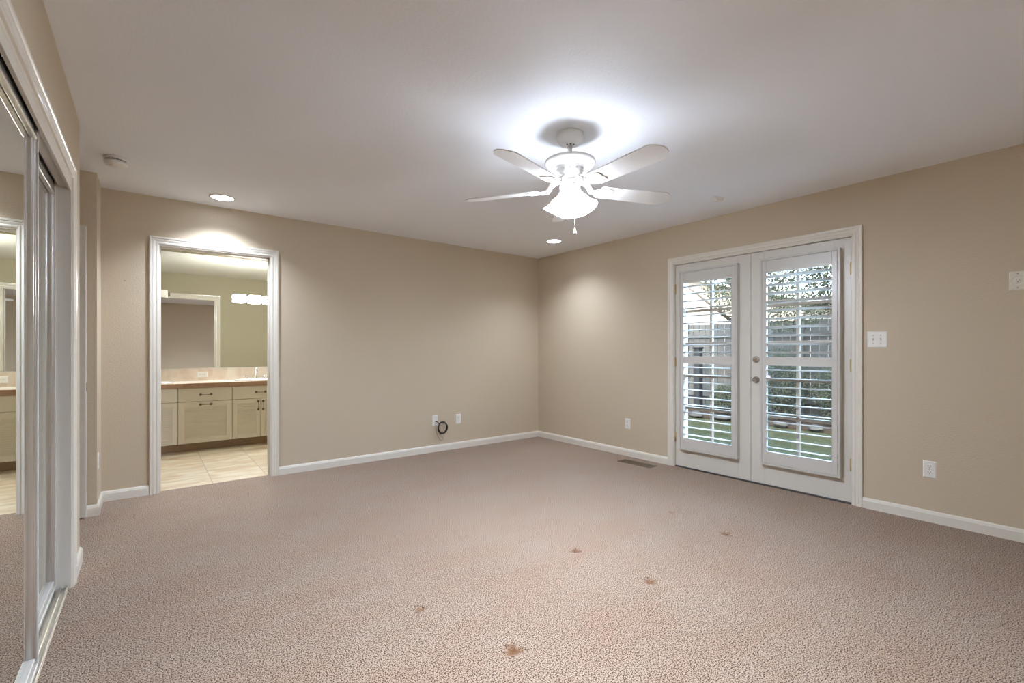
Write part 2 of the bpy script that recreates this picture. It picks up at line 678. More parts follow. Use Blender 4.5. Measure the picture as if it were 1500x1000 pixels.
# back wall with the bathroom doorway
DX0, DX1, DZ = 0.076, 0.899, 2.042        # clear opening
bm = NB()
for a in ((-1.75, DX0 - 0.02, WY, 4.872, 0, H), (DX1 + 0.02, WX + 0.16, WY, 4.872, 0, H), (DX0 - 0.02, DX1 + 0.02, WY, 4.872, DZ + 0.02, H)):
    box(bm, a[0], a[1], a[2], a[3], a[4], a[5])
struct('wall_back', bm, WALL)
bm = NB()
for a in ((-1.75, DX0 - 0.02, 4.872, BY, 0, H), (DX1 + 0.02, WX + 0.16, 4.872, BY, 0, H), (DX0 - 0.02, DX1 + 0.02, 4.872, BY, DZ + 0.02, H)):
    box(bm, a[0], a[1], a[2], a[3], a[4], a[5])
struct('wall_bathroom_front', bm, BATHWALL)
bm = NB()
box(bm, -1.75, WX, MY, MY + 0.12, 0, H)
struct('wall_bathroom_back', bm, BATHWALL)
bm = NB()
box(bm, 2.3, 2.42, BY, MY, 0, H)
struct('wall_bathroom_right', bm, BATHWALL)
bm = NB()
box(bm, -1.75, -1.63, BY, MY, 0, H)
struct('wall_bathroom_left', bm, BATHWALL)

# right wall with the French doors
FYC = 1.951                                # middle of the pair
FHW, FZ = 0.772, 2.062
bm = NB()
box(bm, WX, WX + 0.14, FY - 0.12, FYC - FHW, 0, H)
box(bm, WX, WX + 0.14, FYC + FHW, WY, 0, H)
box(bm, WX, WX + 0.14, FYC - FHW, FYC + FHW, FZ, H)
struct('wall_right', bm, WALL)

bm = NB()
box(bm, -1.75, WX, FY - 0.12, FY, 0, H)
struct('wall_front', bm, WALL)

# closet wall, closet interior and the hall opening
CY0, CY1, CZ = 1.03, 3.150, 2.012
bm = NB()
box(bm, LX - 0.12, LX, FY, CY0 - 0.018, 0, H)
box(bm, LX - 0.12, LX, CY0 - 0.018, CY1 + 0.018, CZ + 0.018, H)
box(bm, LX - 0.12, LX, CY1 + 0.018, 3.52, 0, H)
box(bm, -1.63, LX - 0.12, 3.40, 3.52, 0, H)
struct('wall_left', bm, WALL)
bm = NB()
box(bm, -1.75, -1.63, FY, 4.44, 0, H)
struct('wall_hall_left', bm, WALL)
bm = NB()
box(bm, -1.75, SX, 4.438, WY, 0, H)
struct('wall_hall_back', bm, WALL)

# ------------------------------------------------------------------ trim
CASING = [(0.0, 0.0), (0.0, 0.009), (0.006, 0.0115), (0.013, 0.0115), (0.018, 0.008), (0.024, 0.0105), (0.034, 0.0135), (0.041, 0.0125), (0.045, 0.0165), (0.054, 0.0175), (0.060, 0.0160), (0.061, 0.0)]


def casing(bm, a0, a1, ztop, put, prof=CASING, width=0.061):
    """mitred door casing round an opening; put(a, v, z) gives the point, v is how far it stands off the wall"""
    s = width / 0.061
    rows = []
    for (u, v) in prof:
        u *= s
        rows.append([put(a0 - u, v, 0.0), put(a0 - u, v, ztop + u), put(a1 + u, v, ztop + u), put(a1 + u, v, 0.0)])
    vs = [[bm.verts.new(p) for p in r] for r in rows]
    for A, B in zip(vs, vs[1:]):
        for i in range(3):
            bm.faces.new((A[i], A[i + 1], B[i + 1], B[i]))
    bm.faces.new([r[0] for r in vs])
    bm.faces.new([r[3] for r in vs][::-1])


BASE = [(0.0, 0.0), (0.014, 0.0), (0.014, 0.062), (0.0115, 0.068), (0.0105, 0.074), (0.006, 0.080), (0.003, 0.083), (0.0, 0.083)]


def baseboard(name, path, side=1):
    """sweep the base profile along a floor path; side = +1 puts the room on the left of the path"""
    bm = NB()
    pts = [Vector(p) for p in path]
    n = len(pts)
    dirs = [(pts[i + 1] - pts[i]).normalized() for i in range(n - 1)]
    nor = [Vector((-d.y, d.x)) * side for d in dirs]
    rows = []
    for i in range(n):
        if i == 0:
            off = nor[0]
        elif i == n - 1:
            off = nor[-1]
        else:
            m = nor[i - 1] + nor[i]
            off = m / (1 + nor[i - 1].dot(nor[i]))
        rows.append([bm.verts.new((pts[i].x + off.x * t, pts[i].y + off.y * t, z - 0.004)) for t, z in BASE])
    for A, B in zip(rows, rows[1:]):
        for k in range(len(BASE)):
            j = (k + 1) % len(BASE)
            bm.faces.new((A[k], A[j], B[j], B[k]))
    bm.faces.new(rows[0])
    bm.faces.new(rows[-1][::-1])
    return struct(name, bm, TRIM)


baseboard('baseboard_back', [(DX1 + 0.069, WY), (WX, WY), (WX, FYC + FHW + 0.055)], -1)
baseboard('baseboard_right', [(WX, FYC - FHW - 0.055), (WX, FY)], -1)
baseboard('baseboard_hall', [(-1.60, 4.438), (SX, 4.438), (SX, WY), (DX0 - 0.069, WY)], -1)
baseboard('baseboard_left', [(LX, 3.212), (LX, 3.52), (-1.60, 3.52)], -1)
baseboard('baseboard_front', [(WX, FY), (LX, FY), (LX, CY0 - 0.08)], -1)

# casings and jambs: bathroom doorway
bm = NB()
casing(bm, DX0 - 0.008, DX1 + 0.008, DZ + 0.010, lambda a, v, z: (a, WY - v, z))
struct('trim_1', bm, TRIM)
bm = NB()
casing(bm, DX0 - 0.008, DX1 + 0.008, DZ + 0.010, lambda a, v, z: (a, BY + v, z))
struct('trim_2', bm, TRIM)
bm = NB()
box(bm, DX0 - 0.02, DX0, WY - 0.002, BY + 0.002, -0.003, DZ + 0.02)
box(bm, DX1, DX1 + 0.02, WY - 0.002, BY + 0.002, -0.003, DZ + 0.02)
box(bm, DX0, DX1, WY - 0.002, BY + 0.002, DZ, DZ + 0.02)
box(bm, DX0, DX0 + 0.010, WY + 0.05, WY + 0.085, -0.003, DZ, 0.002)
box(bm, DX1 - 0.010, DX1, WY + 0.05, WY + 0.085, -0.003, DZ, 0.002)
box(bm, DX0, DX1, WY + 0.05, WY + 0.085, DZ - 0.010, DZ, 0.002)
jamb = struct('trim_3', bm, TRIM)
bm = NB()
box(bm, DX1 - 0.0015, DX1 + 0.001, WY + 0.012, WY + 0.040, 0.915, 0.972, 0.0006)
obj('strike_plate', bm, BRASS, jamb)

# French doors casing and jamb, local frame of the right wall
bm = NB()
casing(bm, -(FHW - 0.006), FHW - 0.006, FZ - 0.006, lambda a, v, z: (a, -v, z))
struct('trim_4', bm, TRIM, loc=(WX, FYC, 0), rotz=ROT_RIGHT)
bm = NB()
for s in (-1, 1):
    box(bm, s * FHW, s * (FHW - 0.016), -0.001, 0.14, 0, FZ)
    box(bm, s * (FHW - 0.016), s * (FHW - 0.028), 0.060, 0.10, 0.01, FZ)
box(bm, -FHW, FHW, -0.001, 0.14, FZ - 0.016, FZ)
box(bm, -FHW, FHW, 0.060, 0.10, FZ - 0.028, FZ - 0.016)
struct('trim_5', bm, TRIM, loc=(WX, FYC, 0), rotz=ROT_RIGHT)
bm = NB()
box(bm, -FHW, FHW, 0.002, 0.16, -0.02, 0.007, 0.003)
struct('sill_1', bm, plain('dark_threshold', (0.07, 0.055, 0.045, 1), 0.5, metal=0.3), loc=(WX, FYC, 0), rotz=ROT_RIGHT)

# closet casing, jamb and fascia
bm = NB()
casing(bm, CY0 - 0.012, CY1 + 0.012, CZ + 0.018, lambda a, v, z: (LX + v, a, z))
struct('trim_6', bm, TRIM)
bm = NB()
box(bm, LX - 0.121, LX + 0.001, CY1, CY1 + 0.018, 0, CZ + 0.018)
box(bm, LX - 0.121, LX + 0.001, CY0 - 0.018, CY0, 0, CZ + 0.018)
box(bm, LX - 0.121, LX + 0.001, CY0, CY1, CZ, CZ + 0.018)
box(bm, LX - 0.011, LX + 0.001, CY0, CY1, 1.966, CZ, 0.0015)
box(bm, LX - 0.046, LX - 0.011, 2.416, CY1, 1.978, CZ)
struct('trim_7', bm, TRIM)

# ------------------------------------------------------------------ bedroom entry door, folded back against the return
d3 = empty('door_3', (-0.341, 4.390, 0), kind='structure')
bm = NB()
box(bm, -0.81, 0, 0, 0.035, 0.012, 2.045, 0.002)
struct('door_slab', bm, DOORW, d3)
bm = NB()
box(bm, -0.0005, 0.0012, 0.006, 0.029, 0.889, 0.946, 0.0004)
struct('latch_plate', bm, NICKEL, d3)
bm = NB()
lathe(bm, [(0, 0), (0.032, 0), (0.032, 0.006), (0.012, 0.010), (0.012, 0.030), (0.026, 0.040), (0.029, 0.052), (0.022, 0.064), (0, 0.067)], Matrix.Translation((-0.068, 0, 0.918)) @ Matrix.Rotation(PI / 2, 4, 'X'), 24)
struct('door_knob', bm, NICKEL, d3)

# ------------------------------------------------------------------ French door leaves
LEAF_T, LEAF_Y = 0.044, 0.010
GZ0, GZ1 = 0.285, 1.885


def french_leaf(name, x0, x1, hinge_side):
    """one leaf in the right wall's frame, x0 < x1; hinge_side -1 hinges on its left edge, +1 on its right"""
    root = empty(name, (WX, FYC, 0), ROT_RIGHT, kind='structure')
    st = 0.112
    g0, g1 = x0 + st, x1 - st
    y0, y1 = LEAF_Y, LEAF_Y + LEAF_T
    bm = NB()
    box(bm, x0, g0, y0, y1, 0.014, 2.040, 0.002)
    box(bm, g1, x1, y0, y1, 0.014, 2.040, 0.002)
    box(bm, g0, g1, y0, y1, 0.014, GZ0, 0.0015)
    box(bm, g0, g1, y0, y1, GZ1, 2.040, 0.0015)
    struct('door_frame', bm, DOORW, root)
    bm = NB()
    for y in (y0 + 0.004, y1 - 0.016):
        mid = (g0 + g1) / 2
        box(bm, mid - 0.012, mid + 0.012, y, y + 0.012, GZ0, GZ1, 0.002)
        for k in range(1, 5):
            z = GZ0 + (GZ1 - GZ0) * k / 5
            box(bm, g0, mid - 0.012, y + 0.0005, y + 0.0115, z - 0.012, z + 0.012, 0.002)
            box(bm, mid + 0.012, g1, y + 0.0005, y + 0.0115, z - 0.012, z + 0.012, 0.002)
    struct('muntin_grid', bm, MUNTIN, root)
    bm = NB()
    ym = (y0 + y1) / 2
    vs = [bm.verts.new(c) for c in ((g0, ym, GZ0), (g1, ym, GZ0), (g1, ym, GZ1), (g0, ym, GZ1))]
    bm.faces.new(vs)
    struct('glass_pane', bm, GLASS, root)
    hx = x0 if hinge_side < 0 else x1
    for z in (0.30, 1.06, 1.80):
        bm = NB()
        tube(bm, [(hx, y0 - 0.006, z - 0.046), (hx, y0 - 0.006, z + 0.046)], 0.0065, 12)
        lathe(bm, [(0, 0.046), (0.005, 0.046), (0.005, 0.051), (0, 0.053)], Matrix.Translation((hx, y0 - 0.006, z)), 12)
        box(bm, hx - 0.010, hx + 0.010, y0 - 0.003, y0 + 0.002, z - 0.044, z + 0.044, 0.0005)
        struct('hinge', bm, BRASS, root)
    return root


LFW = 0.752
left_leaf = french_leaf('door_1', -LFW, -0.0015, -1)
right_leaf = french_leaf('door_2', 0.0015, LFW, 1)
# lock furniture on the active leaf
kx = 0.047
bm = NB()
RX = Matrix.Rotation(PI / 2, 4, 'X')
lathe(bm, [(0, 0), (0.030, 0), (0.030, 0.005), (0.024, 0.011), (0.013, 0.013), (0, 0.013)], Matrix.Translation((kx, LEAF_Y, 1.096)) @ RX, 28)
tbox(bm, Matrix.Translation((kx, LEAF_Y - 0.021, 1.096)) @ Matrix.Rotation(0.5, 4, 'Y'), 0.013, 0.018, 0.040, 0.003)
struct('deadbolt', bm, NICKEL, right_leaf)
bm = NB()
lathe(bm, [(0, 0), (0.031, 0), (0.031, 0.005), (0.025, 0.011), (0.013, 0.014), (0.011, 0.040), (0, 0.040)], Matrix.Translation((kx, LEAF_Y, 0.917)) @ RX, 28)
tube(bm, [(kx, LEAF_Y - 0.036, 0.917), (kx - 0.006, LEAF_Y - 0.046, 0.916), (kx + 0.004, LEAF_Y - 0.049, 0.914), (kx + 0.016, LEAF_Y - 0.050, 0.911)], [0.010, 0.011, 0.011, 0.008], 12)
struct('door_handle', bm, NICKEL, right_leaf)
bm = NB()
box(bm, -0.0025, 0.0035, LEAF_Y - 0.0008, LEAF_Y + 0.012, 0.892, 0.942, 0.0005)
struct('latch_face', bm, BRONZE, right_leaf)


# ------------------------------------------------------------------ plantation shutters
def shutter(label, px0, px1, tilt_up, tilt_low, hinge_right):
    """px0..px1: outer frame along the wall in the right wall's frame"""
    root = thing('plantation_shutter', label, 'shutter', (WX, FYC, 0), ROT_RIGHT, 'plantation shutters on the French doors')
    yb, yf = LEAF_Y - 0.0005, -0.040
    z0, z1 = 0.193, 1.966
    fw = 0.017
    bm = NB()
    box(bm, px0, px0 + fw, yf, yb, z0, z1, 0.0015)
    box(bm, px1 - fw, px1, yf, yb, z0, z1, 0.0015)
    box(bm, px0 + fw, px1 - fw, yf, yb, z0, z0 + fw, 0.0015)
    box(bm, px0 + fw, px1 - fw, yf, yb, z1 - fw, z1, 0.0015)
    obj('shutter_frame', bm, SHUT, root)
    q0, q1 = px0 + fw + 0.002, px1 - fw - 0.002
    st = 0.036
    y0, y1 = yf + 0.001, yf + 0.028
    u0, u1, l0, l1 = 1.121, 1.842, 0.311, 1.047
    bm = NB()
    za, zb = z0 + fw + 0.002, z1 - fw - 0.002
    box(bm, q0, q0 + st, y0, y1, za, zb, 0.002)
    box(bm, q1 - st, q1, y0, y1, za, zb, 0.002)
    box(bm, q0 + st, q1 - st, y0 + 0.0005, y1 - 0.0005, za, l0, 0.002)
    box(bm, q0 + st, q1 - st, y0 + 0.0005, y1 - 0.0005, l1, u0, 0.002)
    box(bm, q0 + st, q1 - st, y0 + 0.0005, y1 - 0.0005, u1, zb, 0.002)
    obj('shutter_panel', bm, SHUT, root)
    W, T = 0.072, 0.0105
    prof = []
    for k in range(16):
        # pointed lens section
        u = 1 - 2 * (k if k <= 8 else 16 - k) / 8
        prof.append((W / 2 * u, (T / 2 * (1 - abs(u) ** 1.7) + 0.0006) * (1 if k <= 8 else -1)))
    for lo, hi, tilt in ((u0, u1, tilt_up), (l0, l1, tilt_low)):
        n = 10
        p = (hi - lo) / n
        for i in range(n):
            zc = lo + p * (i + 0.5)
            bm = NB()
            rows = []
            for x in (q0 + st + 0.0015, q1 - st - 0.0015):
                r = []
                for c, s in prof:
                    # tilt > 0 lifts the room-side edge
                    yy = c * math.cos(tilt) - s * math.sin(tilt)
                    zz = -c * math.sin(tilt) - s * math.cos(tilt)
                    r.append(bm.verts.new((x, (y0 + y1) / 2 + 0.002 + yy, zc + zz)))
                rows.append(r)
            A, B = rows
            for k in range(16):
                f = bm.faces.new((A[k], A[(k + 1) % 16], B[(k + 1) % 16], B[k]))
                f.smooth = True
            bm.faces.new(A)
            bm.faces.new(B[::-1])
            obj('louver', bm, SHUT, root)
    hx = px1 - fw - 0.001 if hinge_right else px0 + fw + 0.001
    for z in (0.33, 1.08, 1.83):
        bm = NB()
        tube(bm, [(hx, yf - 0.002, z - 0.030), (hx, yf - 0.002, z + 0.030)], 0.0032, 8)
        obj('shutter_hinge', bm, SHUT, root)
    return root


shutter('white louvered shutter on the closed French door without handle or deadbolt', -0.687, -0.098, math.radians(3), math.radians(2), False)
shutter('white louvered shutter on the French door that carries the deadbolt and handle', 0.098, 0.693, math.radians(13), math.radians(6), True)


# ------------------------------------------------------------------ sliding mirror doors in the closet
def mirror_door(label, y0, y1, xf, z1):
    root = thing('sliding_mirror_door', label, 'closet door', (xf, y0, 0), 0, 'sliding mirror doors of the closet')
    root['kind'] = 'thing'
    w = y1 - y0
    z0 = 0.022
    sw, bh = 0.052, 0.052
    bm = NB()

    def stile(a0, a1):
        s = 1 if a0 < w / 2 else -1
        box(bm, -0.026, -0.012, a0, a1, z0, z1, 0.001)
        edge = a0 if s > 0 else a1
        box(bm, -0.018, -0.004, edge + s * 0.017, edge + s * 0.030, z0, z1, 0.004)
        box(bm, -0.018, -0.008, edge + s * 0.033, edge + s * 0.050, z0, z1, 0.003)
    stile(0, sw)
    obj('door_stile', bm, ALUM, root)
    bm = NB()
    stile(w - sw, w)
    obj('door_stile', bm, ALUM, root)
    for edge, s in ((0.0, 1), (w, -1)):
        bm = NB()
        box(bm, -0.026, 0.0, edge, edge + s * 0.012, z0, z1, 0.003)
        obj('edge_strip', bm, SHUT, root)
    bm = NB()
    box(bm, -0.026, -0.002, sw, w - sw, z0, z0 + bh, 0.003)
    box(bm, -0.020, 0.001, 0.014, w - 0.014, z0, z0 + 0.016, 0.002)
    obj('bottom_rail', bm, SHUT, root)
    bm = NB()
    box(bm, -0.026, -0.004, sw, w - sw, z1 - 0.064, z1, 0.003)
    box(bm, -0.018, 0.0, sw - 0.02, w - sw + 0.02, z1 - 0.070, z1 - 0.056, 0.004)
    obj('top_rail', bm, ALUM, root)
    bm = NB()
    box(bm, -0.024, -0.0185, sw - 0.006, w - sw + 0.006, z0 + bh - 0.006, z1 - 0.058)
    obj('mirror_pane', bm, MIRROR, root)
    return root


mirror_door('mirrored sliding closet door in the front track, reflecting the bathroom doorway', CY0 + 0.01, 2.408, -0.3145, 2.000)
mirror_door('mirrored sliding closet door in the rear track, shut against the white jamb', 1.72, CY1 - 0.003, -0.352, 1.990)

tk = thing('closet_door_track', 'metal floor track with two guide grooves under the sliding mirror doors', 'door track', (0, 0, 0))
bm = NB()
box(bm, -0.410, -0.308, CY0 + 0.001, CY1 - 0.001, 0.0, 0.006, 0.001)
obj('track_plate', bm, TRACK, tk)
for x in (-0.312, -0.3335, -0.3635, -0.390):
    bm = NB()
    box(bm, x - 0.003, x + 0.003, CY0 + 0.001, CY1 - 0.001, 0.0055, 0.018 if x > -0.32 else 0.0145, 0.001)
    obj('guide_rib', bm, TRACK, tk)

# ------------------------------------------------------------------ ceiling fan
FAN = (1.9465, 1.9353, H + 0.017)
fan = thing('ceiling_fan', 'white five-blade ceiling fan with lit cluster of glass shades', 'ceiling fan', FAN)
bm = NB()
lathe(bm, [(0, -0.017), (0.076, -0.017), (0.080, -0.020), (0.0815, -0.028), (0.0815, -0.040), (0.080, -0.044), (0.077, -0.045), (0.074, -0.056), (0.065, -0.070), (0.052, -0.080), (0.038, -0.086), (0.022, -0.087), (0, -0.087)])
canopy = obj('canopy', bm, FANW, fan)
for k in range(3):
    a = math.radians(192 + 40 * k)
    bm = NB()
    lathe(bm, [(0, -0.003), (0.005, -0.002), (0.005, 0.002), (0, 0.003)], Matrix.Translation((0.030 * math.cos(a), 0.030 * math.sin(a), -0.087)), 10)
    obj('screw', bm, DARK, canopy)
bm = NB()
tube(bm, [(0, 0, -0.082), (0, 0, -0.215)], 0.0125, 20)
obj('downrod', bm, FANW, fan)
bm = NB()
lathe(bm, [(0, -0.168), (0.030, -0.168), (0.040, -0.171), (0.110, -0.173), (0.138, -0.175), (0.146, -0.179), (0.148, -0.186), (0.145, -0.195), (0.131, -0.209), (0.116, -0.222), (0.107, -0.230), (0.107, -0.234), (0.101, -0.236), (0.100, -0.258), (0.094, -0.270), (0.078, -0.278), (0.070, -0.280), (0, -0.280)], None, 64)
housing = obj('motor_housing', bm, FANW, fan)
for k in range(16):
    a = 2 * PI * k / 16
    bm = NB()
    tbox(bm, Matrix.Rotation(a, 4, 'Z') @ Matrix.Translation((0.1005, 0, -0.247)), 0.002, 0.012, 0.005, 0.0006)
    obj('vent_slot', bm, ALUM, housing)
bm = NB()
lathe(bm, [(0, -0.276), (0.052, -0.276), (0.052, -0.288), (0.047, -0.290), (0.047, -0.293), (0.057, -0.295), (0.0595, -0.299), (0.0595, -0.340), (0.055, -0.348), (0.030, -0.362), (0.016, -0.368), (0.012, -0.382), (0.006, -0.388), (0, -0.389)], None, 48)
cup = obj('switch_housing', bm, FANW, fan)
bm = NB()
lathe(bm, [(0, -0.003), (0.004, -0.002), (0.004, 0.002), (0, 0.003)], Matrix.Translation((0.0595 * math.cos(math.radians(248)), 0.0595 * math.sin(math.radians(248)), -0.322)), 10)
obj('screw', bm, DARK, cup)

# blades and their irons
R0, R1, BZ = 0.185, 0.672, -0.340
PITCH = math.radians(12)


def blade_outline():
    o = [(R0, -0.050), (R0, 0.050), (R0 + 0.012, 0.060)]
    n = 14
    o.append((R1 - 0.062, 0.0705))
    for k in range(n + 1):
        y = 0.0690 * (1 - 2 * k / n)
        o.append((R1 - 0.052 * abs(y / 0.069) ** 2.0, y))
    o.append((R1 - 0.062, -0.0705))
    o.append((R0 + 0.012, -0.060))
    return o


for k in range(5):
    ang = math.radians(-165.5 + 72 * k)
    RZ = Matrix.Rotation(ang, 4, 'Z')
    # +y of the blade's own frame is its counter-clockwise edge; the clockwise edge is the higher one
    TL = RZ @ Matrix.Translation((0, 0, BZ)) @ Matrix.Rotation(-PITCH, 4, 'X')
    bm = NB()
    prism(bm, blade_outline(), 0.0, 0.006, TL)
    bmesh.ops.bevel(bm, geom=[e for e in bm.edges], offset=0.0012, segments=1, affect='EDGES')
    bl = obj('blade', bm, BLADE, fan)
    bm = NB()
    # plate of the iron, screwed under the blade, with a raised rim round two slots
    out = [(0.150, -0.016), (0.165, -0.030), (0.195, -0.047), (0.232, -0.050), (0.262, -0.040), (0.268, -0.012), (0.262, 0.0), (0.268, 0.012), (0.262, 0.040), (0.232, 0.050), (0.195, 0.047), (0.165, 0.030), (0.150, 0.016)]
    prism(bm, out, -0.006, -0.0005, TL)
    for s in (-1, 1):
        b2 = NB()
        prism(b2, [(0.176, s * 0.012), (0.180, s * 0.018), (0.246, s * 0.036), (0.250, s * 0.030)], -0.0095, -0.006, TL)
        merge(bm, b2)
    p0 = RZ @ Vector((0.080, 0, -0.296))
    p1 = RZ @ Vector((0.112, 0, -0.306))
    p2 = TL @ Vector((0.135, 0, -0.001))
    p3 = TL @ Vector((0.175, 0, -0.005))
    for s in (-1, 1):
        off = RZ @ Vector((0, s * 0.013, 0))
        off.z = 0
        tube(bm, [p0 + off * 0.6, p1 + off, p2 + off * 1.2, p3 + off * 1.2], [0.011, 0.010, 0.009, 0.006], 8)
    tbox(bm, RZ @ Matrix.Translation((0.079, 0, -0.292)), 0.034, 0.040, 0.010, 0.002)
    obj('blade_iron', bm, FANW, bl)

# lamp cluster: four flared glass shades on short arms
SH_TILT = math.radians(28)
for k in range(4):
    az = math.radians(22 + 90 * k)
    M = Matrix.Translation((0, 0, -0.364)) @ Matrix.Rotation(az, 4, 'Z') @ Matrix.Translation((0.046, 0, 0)) @ Matrix.Rotation(-SH_TILT, 4, 'Y')
    bm = NB()
    lathe(bm, [(0, 0.012), (0.021, 0.012), (0.024, 0.006), (0.027, -0.012), (0.0315, -0.026), (0.0385, -0.046), (0.0375, -0.0465), (0.0305, -0.028), (0.024, -0.016), (0, -0.015)], M, 24)
    arm = obj('lamp_arm', bm, FANW, fan)
    bm = NB()
    lathe(bm, [(0.022, -0.012), (0.025, -0.016), (0.029, -0.030), (0.036, -0.050), (0.045, -0.072), (0.057, -0.094), (0.072, -0.116), (0.0705, -0.1165), (0.055, -0.094), (0.043, -0.072), (0.034, -0.050), (0.027, -0.032), (0.023, -0.020), (0.021, -0.016)], M, 36)
    sh = obj('lamp_shade', bm, FANGLOW, fan)
    bm = NB()
    lathe(bm, [(0, -0.026), (0.012, -0.028), (0.013, -0.058), (0.020, -0.072), (0.024, -0.084), (0.022, -0.095), (0.013, -0.103), (0, -0.105)], M, 20)
    obj('bulb', bm, BULB, sh)

# pull chains
vd = Vector((math.sin(YAW), math.cos(YAW), 0))
vr = Vector((math.cos(YAW), -math.sin(YAW), 0))
for off, z1, bob in ((vr * 0.020 - vd * 0.062, -0.592, True), (vr * -0.036 - vd * 0.050, -0.535, False)):
    bm = NB()
    tube(bm, [off + Vector((0, 0, -0.330)), off + Vector((0, 0, z1))], 0.0014, 8)
    for i in range(int((-0.345 - z1) / 0.006)):
        lathe(bm, [(0, -0.002), (0.0021, 0), (0, 0.002)], Matrix.Translation(off + Vector((0, 0, -0.345 - i * 0.006))), 6)
    ch = obj('pull_chain', bm, FANW, fan)
    if bob:
        bm = NB()
        lathe(bm, [(0, 0.012), (0.003, 0.011), (0.004, 0.004), (0.009, -0.006), (0.011, -0.014), (0.009, -0.021), (0, -0.024)], Matrix.Translation(off + Vector((0, 0, z1 - 0.006))), 16)
        obj('chain_bob', bm, PLASTIC, ch)


# ------------------------------------------------------------------ recessed lights
def recessed(label, x, y, glow, group, watts, col):
    t = thing('recessed_light', label, 'ceiling light', (x, y, H), 0, group)
    bm = NB()
    lathe(bm, [(0.079, 0.0), (0.094, 0.0), (0.096, -0.003), (0.092, -0.0055), (0.082, -0.006), (0.078, -0.003), (0.0775, 0.0)], None, 48)
    obj('trim_ring', bm, PLASTIC, t)
    bm = NB()
    lathe(bm, [(0.079, -0.0035), (0.055, -0.0045), (0, -0.0048)], None, 40)
    obj('lens', bm, glow, t)
    ld = bpy.data.lights.new('recessed_lamp', 'SPOT')
    ld.energy = watts
    ld.color = col
    ld.spot_size = math.radians(128)
    ld.spot_blend = 1.0
    ld.shadow_soft_size = 0.05
    lo = bpy.data.objects.new('recessed_lamp', ld)
    lo.location = (0, 0, -0.012)
    lo.parent = t
    COL.objects.link(lo)
    return t


recessed('round recessed light in the ceiling over the bathroom doorway', 0.485, 4.505, CANGLOW, 'recessed lights in the bedroom ceiling', LAMP_CAN, LAMP_TINT)
recessed('round recessed light in the ceiling near the bedroom corner', 3.686, 3.925, CANGLOW, 'recessed lights in the bedroom ceiling', LAMP_CAN * 0.6, LAMP_TINT)
recessed('round bathroom ceiling light whose reflection shows in the vanity mirror', 1.158, 6.712, BATHGLOW, 'recessed lights in the bathroom ceiling', LAMP_BATH_CAN, (1.0, 0.98, 0.92))
recessed('round bathroom ceiling light over the basin whose lamp bar is unlit', -0.03, 6.712, BATHGLOW, 'recessed lights in the bathroom ceiling', LAMP_BATH_CAN, (1.0, 0.98, 0.92))

recessed('added recessed fill light in the ceiling near the closet, out of view', 0.75, 0.85, CANGLOW, 'recessed lights in the bedroom ceiling', LAMP_CAN * 2.1, LAMP_TINT)  # added fill for the near floor, an unseen extra fixture

# smoke detector
t = thing('smoke_detector', 'white round smoke detector on the ceiling near the hall opening', 'smoke detector', (-0.168, 4.020, H))
bm = NB()
lathe(bm, [(0, 0), (0.060, 0), (0.062, -0.003), (0.062, -0.014), (0.056, -0.016), (0, -0.016)], None, 40)
obj('mounting_base', bm, PLASTIC, t)
bm = NB()
lathe(bm, [(0, -0.016), (0.050, -0.016), (0.050, -0.023), (0.061, -0.025), (0.062, -0.038), (0.055, -0.047), (0.040, -0.052), (0, -0.053)], None, 40)
cov = obj('detector_cover', bm, PLASTIC, t)
for k in range(14):
    a = 2 * PI * k / 14
    bm = NB()
    tbox(bm, Matrix.Rotation(a, 4, 'Z') @ Matrix.Translation((0.0515, 0, -0.0195)), 0.004, 0.018, 0.0035, 0.0005)
    obj('vent_slot', bm, DARK, cov)
bm = NB()
lathe(bm, [(0, -0.050), (0.009, -0.050), (0.009, -0.0545), (0, -0.055)], Matrix.Translation((-0.018, -0.020, 0)), 16)
obj('test_button', bm, IVORY, cov)

# small alarm sensor
t = thing('ceiling_sensor', 'small white box sensor on the ceiling between fan and French doors', 'sensor', (3.715, 1.985, H), math.radians(-20))
bm = NB()
box(bm, -0.048, 0.048, -0.032, 0.032, -0.006, 0, 0.002)
obj('sensor_base', bm, PLASTIC, t)
bm = NB()
prism(bm, [(-0.042, -0.006), (0.042, -0.006), (0.036, -0.026), (-0.020, -0.026)], -0.027, 0.027, Matrix.Rotation(PI / 2, 4, 'X'))
obj('sensor_cover', bm, PLASTIC, t)


# ------------------------------------------------------------------ wall plates
def plate_bm(w, h, d=0.006):
    bm = NB()
    a, b = w / 2, h / 2
    back = [bm.verts.new(p) for p in ((-a, 0, -b), (a, 0, -b), (a, 0, b), (-a, 0, b))]
    m = [bm.verts.new(p) for p in ((-a, -0.002, -b), (a, -0.002, -b), (a, -0.002, b), (-a, -0.002, b))]
    i = 0.006
    fr = [bm.verts.new(p) for p in ((-a + i, -d, -b + i), (a - i, -d, -b + i), (a - i, -d, b - i), (-a + i, -d, b - i))]
    for A, B in ((back, m), (m, fr)):
        for k in range(4):
            bm.faces.new((A[k], A[(k + 1) % 4], B[(k + 1) % 4], B[k]))
    bm.faces.new(fr)
    bm.faces.new(back[::-1])
    return bm


